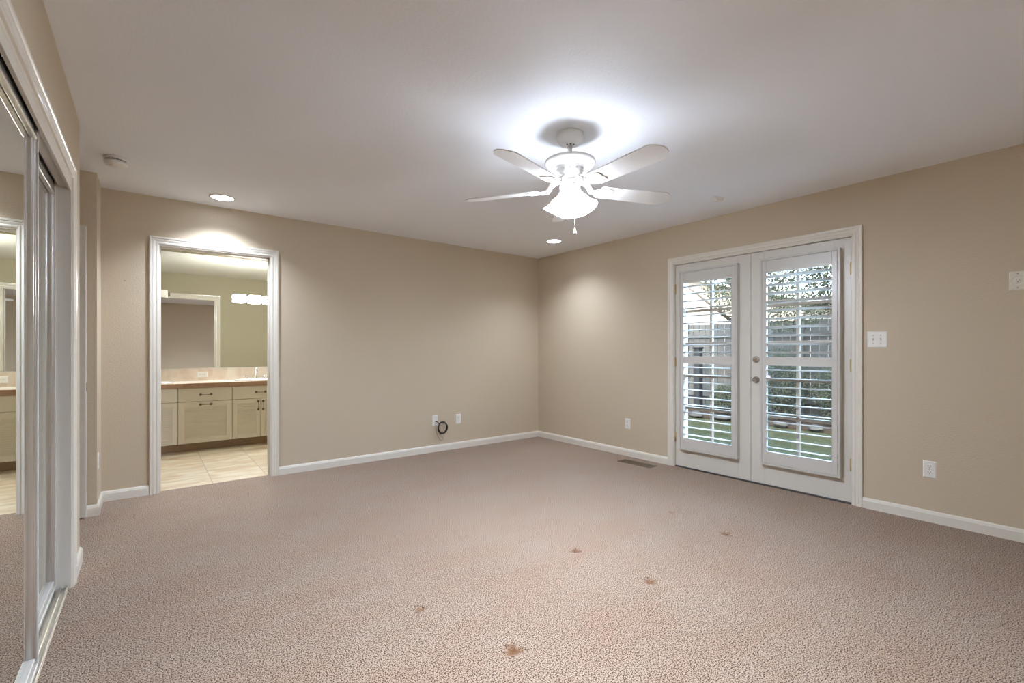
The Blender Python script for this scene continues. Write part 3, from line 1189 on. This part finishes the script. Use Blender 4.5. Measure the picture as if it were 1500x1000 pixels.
def outlet(label, loc, rotz, group='white duplex outlets in the bedroom', mat=None, flat=False):
    mat = mat or PLASTIC
    t = thing('wall_outlet', label, 'outlet', loc, rotz, group)
    obj('cover_plate', plate_bm(0.071, 0.116) if not flat else plate_bm(0.116, 0.073), mat, t)
    for s in (-1, 1):
        bm = NB()
        out = [(0.0165 * math.cos(a), max(-0.0135, min(0.0135, 0.0172 * math.sin(a)))) for a in [2 * PI * i / 24 for i in range(24)]]
        cx, cz = (0, s * 0.0195) if not flat else (s * 0.0195, 0)
        prism(bm, out, 0.0058, 0.0078, Matrix.Translation((cx, 0, cz)) @ RX @ (Matrix.Rotation(PI / 2, 4, 'Z') if flat else Matrix()))
        rec = obj('receptacle', bm, mat, t)
        bm = NB()
        for dx, dz, w, h in ((-0.006, 0.004, 0.0022, 0.0085), (0.006, 0.004, 0.0022, 0.0075), (0, -0.0065, 0.0042, 0.0042)):
            if flat:
                dx, dz, w, h = dz, dx, h, w
            box(bm, cx + dx - w / 2, cx + dx + w / 2, -0.0083, -0.007, cz + dz - h / 2, cz + dz + h / 2)
        obj('slot', bm, DARK, rec)
    bm = NB()
    lathe(bm, [(0.003, 0.0055), (0.003, 0.0066), (0, 0.0068)], RX, 10)
    obj('screw', bm, NICKEL, t)
    return t


outlet('white duplex outlet low on the wall below the level of the double switch', (WX, 0.745, 0.359), ROT_RIGHT)
outlet('white duplex outlet low on the wall between bedroom corner and French doors', (WX, 3.293, 0.359), ROT_RIGHT)
outlet('white duplex outlet on the back wall beside the plate with black cable', (2.944, WY, 0.355), ROT_BACK)
outlet('white outlet seen edge-on on the short wall return by the bathroom doorway', (SX, 4.505, 0.375), ROT_LEFT)

# double switch
t = thing('light_switch', 'white double toggle switch plate on the wall beside the French doors', 'light switch', (WX, 1.037, 1.256), ROT_RIGHT)
obj('cover_plate', plate_bm(0.120, 0.120), PLASTIC, t)
for s in (-1, 1):
    bm = NB()
    box(bm, s * 0.023 - 0.0050, s * 0.023 + 0.0050, -0.0072, -0.005, -0.012, 0.012, 0.0005)
    tbox(bm, Matrix.Translation((s * 0.023, -0.011, 0.003)) @ Matrix.Rotation(math.radians(-28), 4, 'X'), 0.0085, 0.016, 0.0085, 0.0015)
    tg = obj('toggle', bm, IVORY, t)
    for q in (-1, 1):
        bm = NB()
        lathe(bm, [(0.003, 0.0055), (0.003, 0.0068), (0, 0.007)], Matrix.Translation((s * 0.023, 0, q * 0.030)) @ RX, 10)
        obj('screw', bm, NICKEL, tg)

# clock outlet, recessed
t = thing('clock_outlet', 'white plate with round recessed clock outlet high on the wall past the light switch', 'outlet', (WX, 0.334, 1.605), ROT_RIGHT)
bm = plate_bm(0.075, 0.114, 0.007)
obj('cover_plate', bm, IVORY, t)
bm = NB()
lathe(bm, [(0.033, 0.0068), (0.035, 0.0090), (0.0325, 0.0105), (0.028, 0.0085), (0.027, 0.0072), (0.018, 0.0070), (0.0175, 0.0088), (0, 0.0090)], RX, 36)
ring = obj('recess_ring', bm, IVORY, t)
bm = NB()
for dx, dz, w, h in ((-0.006, 0.003, 0.0024, 0.008), (0.006, 0.003, 0.0024, 0.008), (0, -0.0075, 0.0045, 0.0045)):
    box(bm, dx - w / 2, dx + w / 2, -0.0095, -0.008, dz - h / 2, dz + h / 2)
obj('slot', bm, DARK, ring)
for s in (-1, 1):
    bm = NB()
    lathe(bm, [(0.0035, 0.006), (0.0035, 0.0080), (0, 0.0083)], Matrix.Translation((0, 0, s * 0.043)) @ RX, 10)
    obj('screw', bm, NICKEL, t)

# cable plate with its coil of black cable
t = thing('cable_plate', 'white cable wall plate behind the coil of black cable', 'wall plate', (2.627, WY, 0.363), ROT_BACK)
obj('cover_plate', plate_bm(0.071, 0.118), PLASTIC, t)
bm = NB()
lathe(bm, [(0.0055, 0.005), (0.0055, 0.016), (0.003, 0.016), (0, 0.016)], Matrix.Translation((0.004, 0, -0.010)) @ RX, 6)
obj('coax_jack', bm, BRASS, t)
for s in (-1, 1):
    bm = NB()
    lathe(bm, [(0.003, 0.0055), (0.003, 0.0066), (0, 0.0068)], Matrix.Translation((0, 0, s * 0.042)) @ RX, 10)
    obj('screw', bm, NICKEL, t)

t = thing('coiled_cable', 'coil of black coaxial cable hanging from the plate on the back wall', 'cable', (2.712, WY - 0.030, 0.278))
bm = NB()
pts = [(-0.081, 0.013, 0.075), (-0.076, -0.004, 0.075), (-0.066, -0.012, 0.066)]
N_ = 200
for i in range(N_):
    a = math.radians(140) - 2 * PI * 6.0 * i / N_
    r = 0.066 + 0.004 * math.sin(i * 0.21)
    pts.append((r * 0.88 * math.cos(a), -0.006 + 0.010 * math.sin(i * 0.17) + 0.004 * math.cos(i * 0.05), r * 1.0 * math.sin(a)))
tube(bm, pts, 0.0046, 8)
obj('cable_loops', bm, BLACK, t)
bm = NB()
tube(bm, [(-0.074, 0.024, 0.010), (-0.072, 0.018, -0.03), (-0.062, 0.012, -0.085), (-0.040, 0.008, -0.122), (-0.018, 0.006, -0.150), (0.004, 0.006, -0.150), (0.016, 0.008, -0.128), (0.012, 0.010, -0.104)], 0.0028, 8)
obj('loose_wire', bm, TAN, t)
bm = NB()
tube(bm, [(-0.022, 0.004, -0.060), (-0.030, 0.004, -0.078)], 0.0052, 8)
obj('cable_plug', bm, DARK, t)

# nail left in the wall
t = thing('wall_nail', 'small nail left in the wall between hall corner and bathroom doorway', 'nail', (-0.145, WY, 1.730), ROT_BACK)
bm = NB()
lathe(bm, [(0, -0.006), (0.0025, -0.006), (0.0025, 0.012), (0.005, 0.012), (0.005, 0.014), (0, 0.0145)], RX, 10)
obj('nail_shank', bm, BRONZE, t)

# floor register
t = thing('floor_register', 'brown metal floor register in the carpet beside the French doors', 'floor vent', (4.004, 3.010, 0.0), math.radians(-88))
bm = NB()
L_, W_ = 0.196, 0.066
box(bm, -L_, L_, -W_, -W_ + 0.016, 0.0, 0.006, 0.002)
box(bm, -L_, L_, W_ - 0.016, W_, 0.0, 0.006, 0.002)
box(bm, -L_, -L_ + 0.018, -W_ + 0.016, W_ - 0.016, 0.0, 0.006, 0.002)
box(bm, L_ - 0.018, L_, -W_ + 0.016, W_ - 0.016, 0.0, 0.006, 0.002)
obj('register_frame', bm, REG, t)
bm = NB()
box(bm, -L_ + 0.016, L_ - 0.016, -W_ + 0.014, W_ - 0.014, 0.0004, 0.0012)
obj('register_duct', bm, DARK, t)
bm = NB()
x = -L_ + 0.026
while x < L_ - 0.02:
    box(bm, x - 0.0032, x + 0.0032, -W_ + 0.015, W_ - 0.015, 0.0012, 0.0048)
    x += 0.0125
box(bm, -L_ + 0.017, L_ - 0.017, -0.004, 0.004, 0.0012, 0.005)
obj('register_slats', bm, REG, t)

# ------------------------------------------------------------------ bathroom vanity
CF = 6.600            # cabinet faces
KZ0, KZ1 = 0.092, 0.738


def bow_pull(parent, cx, cz, y, vertical=False):
    bm = NB()
    L2 = 0.052
    pts = []
    for i in range(9):
        u = -1 + 2 * i / 8
        pts.append((u * L2, -0.020 - 0.006 * (1 - u * u), 0))
    b2 = NB()
    tube(b2, pts, [0.0045 - 0.0015 * (1 - abs(-1 + 2 * i / 8)) for i in range(9)], 8)
    for s in (-1, 1):
        lathe(b2, [(0.014, 0.0), (0.015, 0.003), (0.007, 0.008), (0.005, 0.018), (0.008, 0.023), (0, 0.026)], Matrix.Translation((s * L2, 0, 0)) @ RX, 14)
    M = Matrix.Translation((cx, y, cz)) @ (Matrix.Rotation(PI / 2, 4, 'Y') if vertical else Matrix())
    b2.transform(M)
    merge(bm, b2)
    return obj('pull_handle', bm, BRONZE, parent)


def louver_front(name, parent, x0, x1, z0, z1, rail=0.058):
    """frame-and-slat front; returns the front object"""
    bm = NB()
    y0, y1 = CF - 0.019, CF
    g = 0.0022
    x0, x1, z0, z1 = x0 + g, x1 - g, z0 + g, z1 - g
    box(bm, x0, x0 + rail, y0, y1, z0, z1, 0.0015)
    box(bm, x1 - rail, x1, y0, y1, z0, z1, 0.0015)
    box(bm, x0 + rail, x1 - rail, y0, y1, z0, z0 + rail, 0.0015)
    box(bm, x0 + rail, x1 - rail, y0, y1, z1 - rail, z1, 0.0015)
    f = obj(name, bm, CAB, parent)
    bm = NB()
    a0, a1 = x0 + rail, x1 - rail
    b0, b1 = z0 + rail, z1 - rail
    box(bm, a0, a1, CF - 0.006, CF - 0.001, b0, b1)
    n = max(6, round((b1 - b0) / 0.0225))
    p = (b1 - b0) / n
    for i in range(n):
        zc = b0 + p * (i + 0.5)
        tbox(bm, Matrix.Translation(((a0 + a1) / 2, CF - 0.0105, zc)) @ Matrix.Rotation(math.radians(-25), 4, 'X'), a1 - a0 - 0.001, 0.0050, p * 0.99, 0.001)
    obj('louver_slats', bm, CAB, f)
    return f


def drawer_front(parent, x0, x1, z0, z1):
    bm = NB()
    g = 0.0022
    box(bm, x0 + g, x1 - g, CF - 0.019, CF, z0 + g, z1 - g, 0.002)
    return obj('drawer_front', bm, CAB, parent)


def vanity(label, x0, x1, kind):
    t = thing('vanity_cabinet', label, 'cabinet', (0, 0, 0), 0, 'cream vanity cabinets in the bathroom')
    bm = NB()
    box(bm, x0 + 0.0005, x1 - 0.0005, CF + 0.001, MY - 0.002, KZ0, KZ1)
    obj('carcass', bm, plain('cabinet_interior_edge', (0.22, 0.17, 0.11, 1), 0.6) if 'cabinet_interior_edge' not in MATS else MATS['cabinet_interior_edge'], t)
    bm = NB()
    box(bm, x0 + 0.0005, x1 - 0.0005, 6.680, 6.695, -0.003, KZ0)
    obj('toe_kick', bm, TOE, t)
    zs = 0.578
    mid = (x0 + x1) / 2
    d = drawer_front(t, x0, x1, zs, KZ1)
    bow_pull(d, mid, 0.657, CF - 0.019)
    if kind == 'drawers':
        f = louver_front('drawer', t, x0, x1, KZ0, zs)
        bow_pull(f, mid, 0.540, CF - 0.019)
    else:
        f = louver_front('door', t, x0, mid, KZ0, zs, 0.050)
        bow_pull(f, mid - 0.028, 0.490, CF - 0.019, True)
        f = louver_front('door', t, mid, x1, KZ0, zs, 0.050)
        bow_pull(f, mid + 0.028, 0.490, CF - 0.019, True)
    return t


vanity('cream vanity cabinet under the basin next to the doorway edge, louvered doors', -0.351, 0.271, 'doors')
vanity('middle cream vanity cabinet with plain drawer over a wide louvered drawer', 0.271, 0.811, 'drawers')
vanity('cream vanity cabinet with louvered doors below the chrome faucet', 0.811, 1.433, 'doors')

ct = thing('countertop', 'pale tile vanity countertop with terracotta edge in the bathroom', 'countertop', (0, 0, 0))
bm = NB()
box(bm, -0.42, 1.52, 6.585, MY - 0.001, KZ1 + 0.001, 0.793)
obj('counter_slab', bm, COUNTERTOP, ct)
bm = NB()
box(bm, -0.42, 1.52, 6.560, 6.585, KZ1 + 0.001, 0.796, 0.005, 3)
obj('edge_tiles', bm, EDGETILE, ct)
bm = NB()
box(bm, -0.42, 1.52, MY - 0.016, MY - 0.001, 0.793, 0.950, 0.002)
bt = thing('backsplash', 'low beige stone tile backsplash between vanity top and mirror', 'backsplash', (0, 0, 0))
obj('splash_tile', bm, SPLASH, bt)


def sink(label, x):
    t = thing('sink_basin', label, 'sink', (x, 6.825, 0.7935), 0, 'white oval basins in the vanity')
    bm = NB()
    sc = Matrix.Diagonal((1.32, 1.0, 1.0, 1.0))
    lathe(bm, [(0.208, 0.0), (0.212, 0.006), (0.208, 0.014), (0.196, 0.018), (0.184, 0.015), (0.178, 0.004), (0.176, 0.001)], sc, 48)
    obj('rim', bm, PORC, t)
    bm = NB()
    lathe(bm, [(0.178, 0.0045), (0.160, 0.0028), (0.10, 0.0015), (0.03, 0.0010), (0, 0.0008)], sc, 48)
    obj('bowl', bm, PORC, t)
    return t


sink('white oval basin with chrome faucet in the vanity top', 1.140)
sink('white oval basin in the vanity top away from the visible faucet', -0.035)

fc = thing('sink_faucet', 'chrome gooseneck faucet with two handles behind the white basin', 'faucet', (1.142, 7.066, 0.7935))
bm = NB()
lathe(bm, [(0, 0), (0.024, 0), (0.024, 0.006), (0.014, 0.012), (0.012, 0.040), (0, 0.042)], None, 24)
pts = [(0, 0, 0.035)]
for i in range(13):
    a = PI - PI * 1.08 * i / 12
    pts.append((0, -0.046 - 0.046 * math.cos(a), 0.108 + 0.046 * math.sin(a)))
tube(bm, pts, 0.0095, 14)
obj('spout', bm, CHROME, fc)
for s in (-1, 1):
    bm = NB()
    lathe(bm, [(0, 0), (0.022, 0), (0.022, 0.005), (0.012, 0.012), (0.010, 0.034), (0.014, 0.040), (0.010, 0.048), (0, 0.050)], Matrix.Translation((s * 0.105, 0, 0)), 20)
    tube(bm, [(s * 0.105, 0, 0.042), (s * 0.125, -0.012, 0.048), (s * 0.146, -0.022, 0.050)], [0.006, 0.005, 0.004], 8)
    obj('faucet_handle', bm, CHROME, fc)

# outlet plate on the backsplash
outlet('white outlet plate lying sideways on the bathroom backsplash', (0.546, MY - 0.016, 0.872), ROT_BACK, None, PLASTIC, True)

mr = thing('vanity_mirror', 'wide frameless wall mirror above the bathroom vanity', 'mirror', (0, 0, 0))
bm = NB()
box(bm, -0.42, 1.52, MY - 0.007, MY - 0.001, 0.958, 2.402)
obj('mirror_pane', bm, MIRROR, mr)
bm = NB()
box(bm, -0.42, 1.52, MY - 0.009, MY - 0.0005, 0.951, 0.9585, 0.001)
obj('bottom_channel', bm, ALUM, mr)


def lamp_bar(label, xs, glow):
    t = thing('vanity_light', label, 'wall light', (xs[1], MY - 0.008, 1.870), 0, 'vanity light bars on the mirror')
    bm = NB()
    box(bm, -0.275, 0.275, -0.022, 0, -0.024, 0.024, 0.004)
    obj('back_bar', bm, NICKEL, t)
    for x in xs:
        bm = NB()
        r = 0.071
        n = 12
        front = []
        # shade: slightly bowed rectangular glass
        ou = []
        for i in range(n + 1):
            u = -1 + 2 * i / n
            ou.append((u * r, -0.060 - 0.026 * (1 - u * u)))
        ou += [(r, -0.022), (-r, -0.022)]
        prism(bm, [(a + x - xs[1], b) for a, b in ou], -0.047, 0.047)
        bmesh.ops.bevel(bm, geom=[e for e in bm.edges], offset=0.003, segments=1, affect='EDGES')
        obj('glass_shade', bm, glow, t)
    return t


lamp_bar('lit vanity light bar with three glowing glass shades on the mirror', (0.960, 1.140, 1.320), VANGLOW)
lamp_bar('unlit vanity light bar with milky glass shades beside the doorway edge', (-0.240, -0.060, 0.120), MILK)

# ------------------------------------------------------------------ garden outside
GZ = -0.14
bm = NB()
box(bm, WX + 0.16, 40, -22, 34, GZ - 0.2, GZ)
o = obj('lawn', bm, LAWN, props={'kind': 'structure'})
bm = NB()
box(bm, WX + 0.15, 5.35, 0.2, 3.9, GZ, -0.03, 0.01)
struct('path', bm, CONCRETE)
bm = NB()
box(bm, 8.55, 9.80, -6, 16, GZ - 0.1, GZ + 0.05, 0.04)
struct('ground_border', bm, SOIL)

# fence: panels of upright boards between posts
fx = 9.85
fn = thing('garden_fence', 'weathered grey board fence closing the garden beyond the lawn', 'fence', (fx, 0, GZ))
rnd = random.Random(11)
PW = 2.4
y = -6.0
while y < 15.5:
    bm = NB()
    box(bm, -0.05, 0.05, y - 0.05, y + 0.05, 0, 1.93, 0.006)
    obj('fence_post', bm, FENCE, fn)
    bm = NB()
    b = y + 0.055
    while b < y + PW - 0.06:
        w = 0.138
        gap = 0.004 + 0.007 * rnd.random()
        box(bm, 0.012 + 0.004 * rnd.random(), 0.034, b, min(b + w, y + PW - 0.055), 0.05, 1.90 + 0.015 * rnd.random(), 0.002)
        b += w + gap
    for z in (0.35, 1.0, 1.65):
        box(bm, -0.030, 0.010, y + 0.05, y + PW - 0.05, z - 0.045, z + 0.045, 0.003)
    obj('fence_boards', bm, FENCE, fn)
    y += PW


def leaf_cloud(bm, rnd, c, rad, n, size):
    for _ in range(n):
        while True:
            p = Vector((rnd.uniform(-1, 1), rnd.uniform(-1, 1), rnd.uniform(-1, 1)))
            l = p.length
            if 0.25 < l < 1:
                break
        p = Vector((c[0] + p.x * rad[0], c[1] + p.y * rad[1], c[2] + p.z * rad[2]))
        d = Vector((rnd.gauss(0, 1), rnd.gauss(0, 1), rnd.gauss(0, 0.7))).normalized()
        s = d.cross(Vector((rnd.gauss(0, 1), rnd.gauss(0, 1), rnd.gauss(0, 1)))).normalized()
        L, w = size * rnd.uniform(0.7, 1.3), size * rnd.uniform(0.25, 0.4)
        q = [p - d * L * 0.5, p + s * w, p + d * L * 0.5, p - s * w]
        bm.faces.new([bm.verts.new(a) for a in q])


def tree(label, x, y, h, clouds, leaf, mat, seed, n):
    rnd = random.Random(seed)
    t = thing('garden_tree', label, 'tree', (x, y, GZ), 0, 'trees in the garden')
    bm = NB()
    tube(bm, [(0, 0, 0), (0.04, 0.03, h * 0.25), (-0.03, 0.05, h * 0.5), (0.02, 0.0, h * 0.8)], [0.10, 0.08, 0.06, 0.03], 10)
    for k in range(7):
        a = k * 2.4
        z = h * (0.35 + 0.06 * k)
        tube(bm, [(0, 0.03, z), (0.4 * math.cos(a), 0.4 * math.sin(a), z + 0.3), (0.9 * math.cos(a), 0.9 * math.sin(a), z + 0.7)], [0.035, 0.025, 0.012], 6)
    obj('trunk', bm, BARK, t)
    bm = NB()
    for c, r, share in clouds:
        leaf_cloud(bm, rnd, c, r, int(n * share), leaf)
    obj('foliage', bm, mat, t)
    return t


tree('leafy tree before the fence, seen through the shutter beside the deadbolt', 8.0, 3.85, 4.2, [((0, -0.6, 2.75), (0.9, 1.3, 1.15), 0.5), ((0.1, -1.9, 2.75), (0.8, 1.0, 1.0), 0.35), ((-0.1, 0.5, 3.5), (0.6, 0.6, 0.6), 0.15)], 0.042, LEAF, 5, 42000)
tree('tall tree rising beyond the fence over the neighbouring house', 27.5, 14.5, 8.6, [((0, 0, 6.6), (2.2, 1.6, 1.5), 1.0)], 0.22, LEAF, 9, 3000)


def shrub(label, x, y, r, h, seed, n, flowers=()):
    rnd = random.Random(seed)
    t = thing('garden_shrub', label, 'shrub', (x, y, GZ + 0.05), 0, 'shrubs along the fence')
    bm = NB()
    for k in range(6):
        a = k * 1.05
        tube(bm, [(0, 0, 0), (0.3 * r * math.cos(a), 0.3 * r * math.sin(a), h * 0.4), (0.6 * r * math.cos(a), 0.6 * r * math.sin(a), h * 0.75)], [0.014, 0.010, 0.005], 5)
    obj('stems', bm, BARK, t)
    bm = NB()
    leaf_cloud(bm, rnd, (0, 0, h * 0.52), (r, r * 1.1, h * 0.5), n * 4, 0.036)
    obj('foliage', bm, LEAF2, t)
    for fy, fz in flowers:
        bm = NB()
        for q in range(9):
            a = q * 2.4
            b = Matrix.Translation((-r * 0.86 + 0.02 * math.sin(a), fy + 0.028 * math.cos(a), fz + 0.028 * math.sin(a)))
            lathe(bm, [(0, 0.006), (0.030, 0.0), (0, -0.006)], b @ Matrix.Rotation(a, 4, 'X') @ Matrix.Rotation(0.9, 4, 'Y'), 8)
        obj('flower', bm, PINK, t)
    return t


shrub('flowering shrub with pink blooms by the fence', 9.12, 3.70, 0.48, 1.30, 21, 1500, ((0.26, 0.84), (0.02, 0.78)))
shrub('plain green shrub beside the flowering one', 9.12, 2.62, 0.50, 1.15, 22, 1500)
shrub('low shrub at the end of the border before the fence', 9.12, 1.50, 0.50, 0.95, 23, 1200)
shrub('small bushy shrub between tree and dark garden post', 9.15, 4.66, 0.36, 0.60, 25, 900)

t = thing('garden_post', 'dark upright post standing before the fence in the garden', 'post', (9.30, 5.40, GZ + 0.04))
bm = NB()
box(bm, -0.07, 0.07, -0.07, 0.07, 0, 1.32, 0.008)
obj('post_shaft', bm, plain('dark_post_paint', (0.0114, 0.0116, 0.0116, 1), 0.9, spec=0.0), t)
bm = NB()
box(bm, -0.085, 0.085, -0.085, 0.085, 1.32, 1.36, 0.01)
obj('post_cap', bm, MATS['dark_post_paint'], t)

rnd = random.Random(31)
yy = 3.0
names = ['pale border rock at the corner of the planting bed', 'pale border rock nearest the flowering shrub', 'pale border rock before the small bushy shrub', 'pale border rock left of the dark post base', 'pale border rock before the dark post', 'pale border rock past the dark post', 'pale border rock at the far end of the bed']
for i in range(7):
    bm = NB()
    bmesh.ops.create_icosphere(bm, subdivisions=3, radius=1.0)
    ph = [rnd.uniform(0, 6) for _ in range(6)]
    for v in bm.verts:
        k = 1 + 0.12 * math.sin(3 * v.co.x + ph[0]) + 0.10 * math.sin(4 * v.co.y + ph[1]) + 0.08 * math.sin(5 * v.co.z + ph[2])
        v.co = Vector((v.co.x * 0.09 * k, v.co.y * (0.14 + 0.05 * math.sin(ph[3])) * k, v.co.z * 0.055 * k))
    for f in bm.faces:
        f.smooth = True
    o = obj('border_rock', bm, ROCK, loc=(8.50, 2.9 + i * 0.52, GZ + 0.06), props={'category': 'rock', 'group': 'border rocks', 'label': names[i].replace('left of', 'beside')})

# neighbouring house beyond the fence
hs = thing('neighbor_house', 'cream stucco house with low pitched roof beyond the garden fence', 'house', (0, 0, GZ))
bm = NB()
HX, HY0, HY1, HZ = 15.5, 5.6, 16.0, 2.9
box(bm, HX, HX + 8, HY0, HY1, 0, HZ)
v = [bm.verts.new(p) for p in ((HX, HY0, HZ), (HX, HY1, HZ), (HX, (HY0 + HY1) / 2, HZ + 1.5), (HX + 8, HY0, HZ), (HX + 8, HY1, HZ), (HX + 8, (HY0 + HY1) / 2, HZ + 1.5))]
bm.faces.new((v[0], v[2], v[1]))
bm.faces.new((v[3], v[4], v[5]))
obj('wall', bm, STUCCO, hs)
for s, nm in ((0, 'roof'), (1, 'roof')):
    bm = NB()
    ym = (HY0 + HY1) / 2
    ye = HY0 - 0.6 if s == 0 else HY1 + 0.6
    k = 1.5 / ((HY1 - HY0) / 2)
    ze = HZ - 0.6 * k
    a = [(HX - 0.5, ye, ze), (HX + 8.5, ye, ze), (HX + 8.5, ym, HZ + 1.5), (HX - 0.5, ym, HZ + 1.5)]
    lo = [bm.verts.new(p) for p in a]
    hi = [bm.verts.new((p[0], p[1], p[2] + 0.16)) for p in a]
    bm.faces.new(lo[::-1])
    bm.faces.new(hi)
    for i in range(4):
        bm.faces.new((lo[i], lo[(i + 1) % 4], hi[(i + 1) % 4], hi[i]))
    obj(nm, bm, ROOF, hs)
bm = NB()
for ye, s in ((HY0 - 0.6, 1), (HY1 + 0.6, -1)):
    k = 1.5 / ((HY1 - HY0) / 2)
    ze = HZ - 0.6 * k
    ym = (HY0 + HY1) / 2
    pa = [(HX - 0.56, ye, ze - 0.06), (HX - 0.50, ye, ze - 0.06), (HX - 0.50, ym, HZ + 1.44), (HX - 0.56, ym, HZ + 1.44)]
    lo = [bm.verts.new(p) for p in pa]
    hi = [bm.verts.new((p[0], p[1], p[2] + 0.22)) for p in pa]
    bm.faces.new(lo[::-1])
    bm.faces.new(hi)
    for i in range(4):
        bm.faces.new((lo[i], lo[(i + 1) % 4], hi[(i + 1) % 4], hi[i]))
obj('fascia_board', bm, FASCIA, hs)
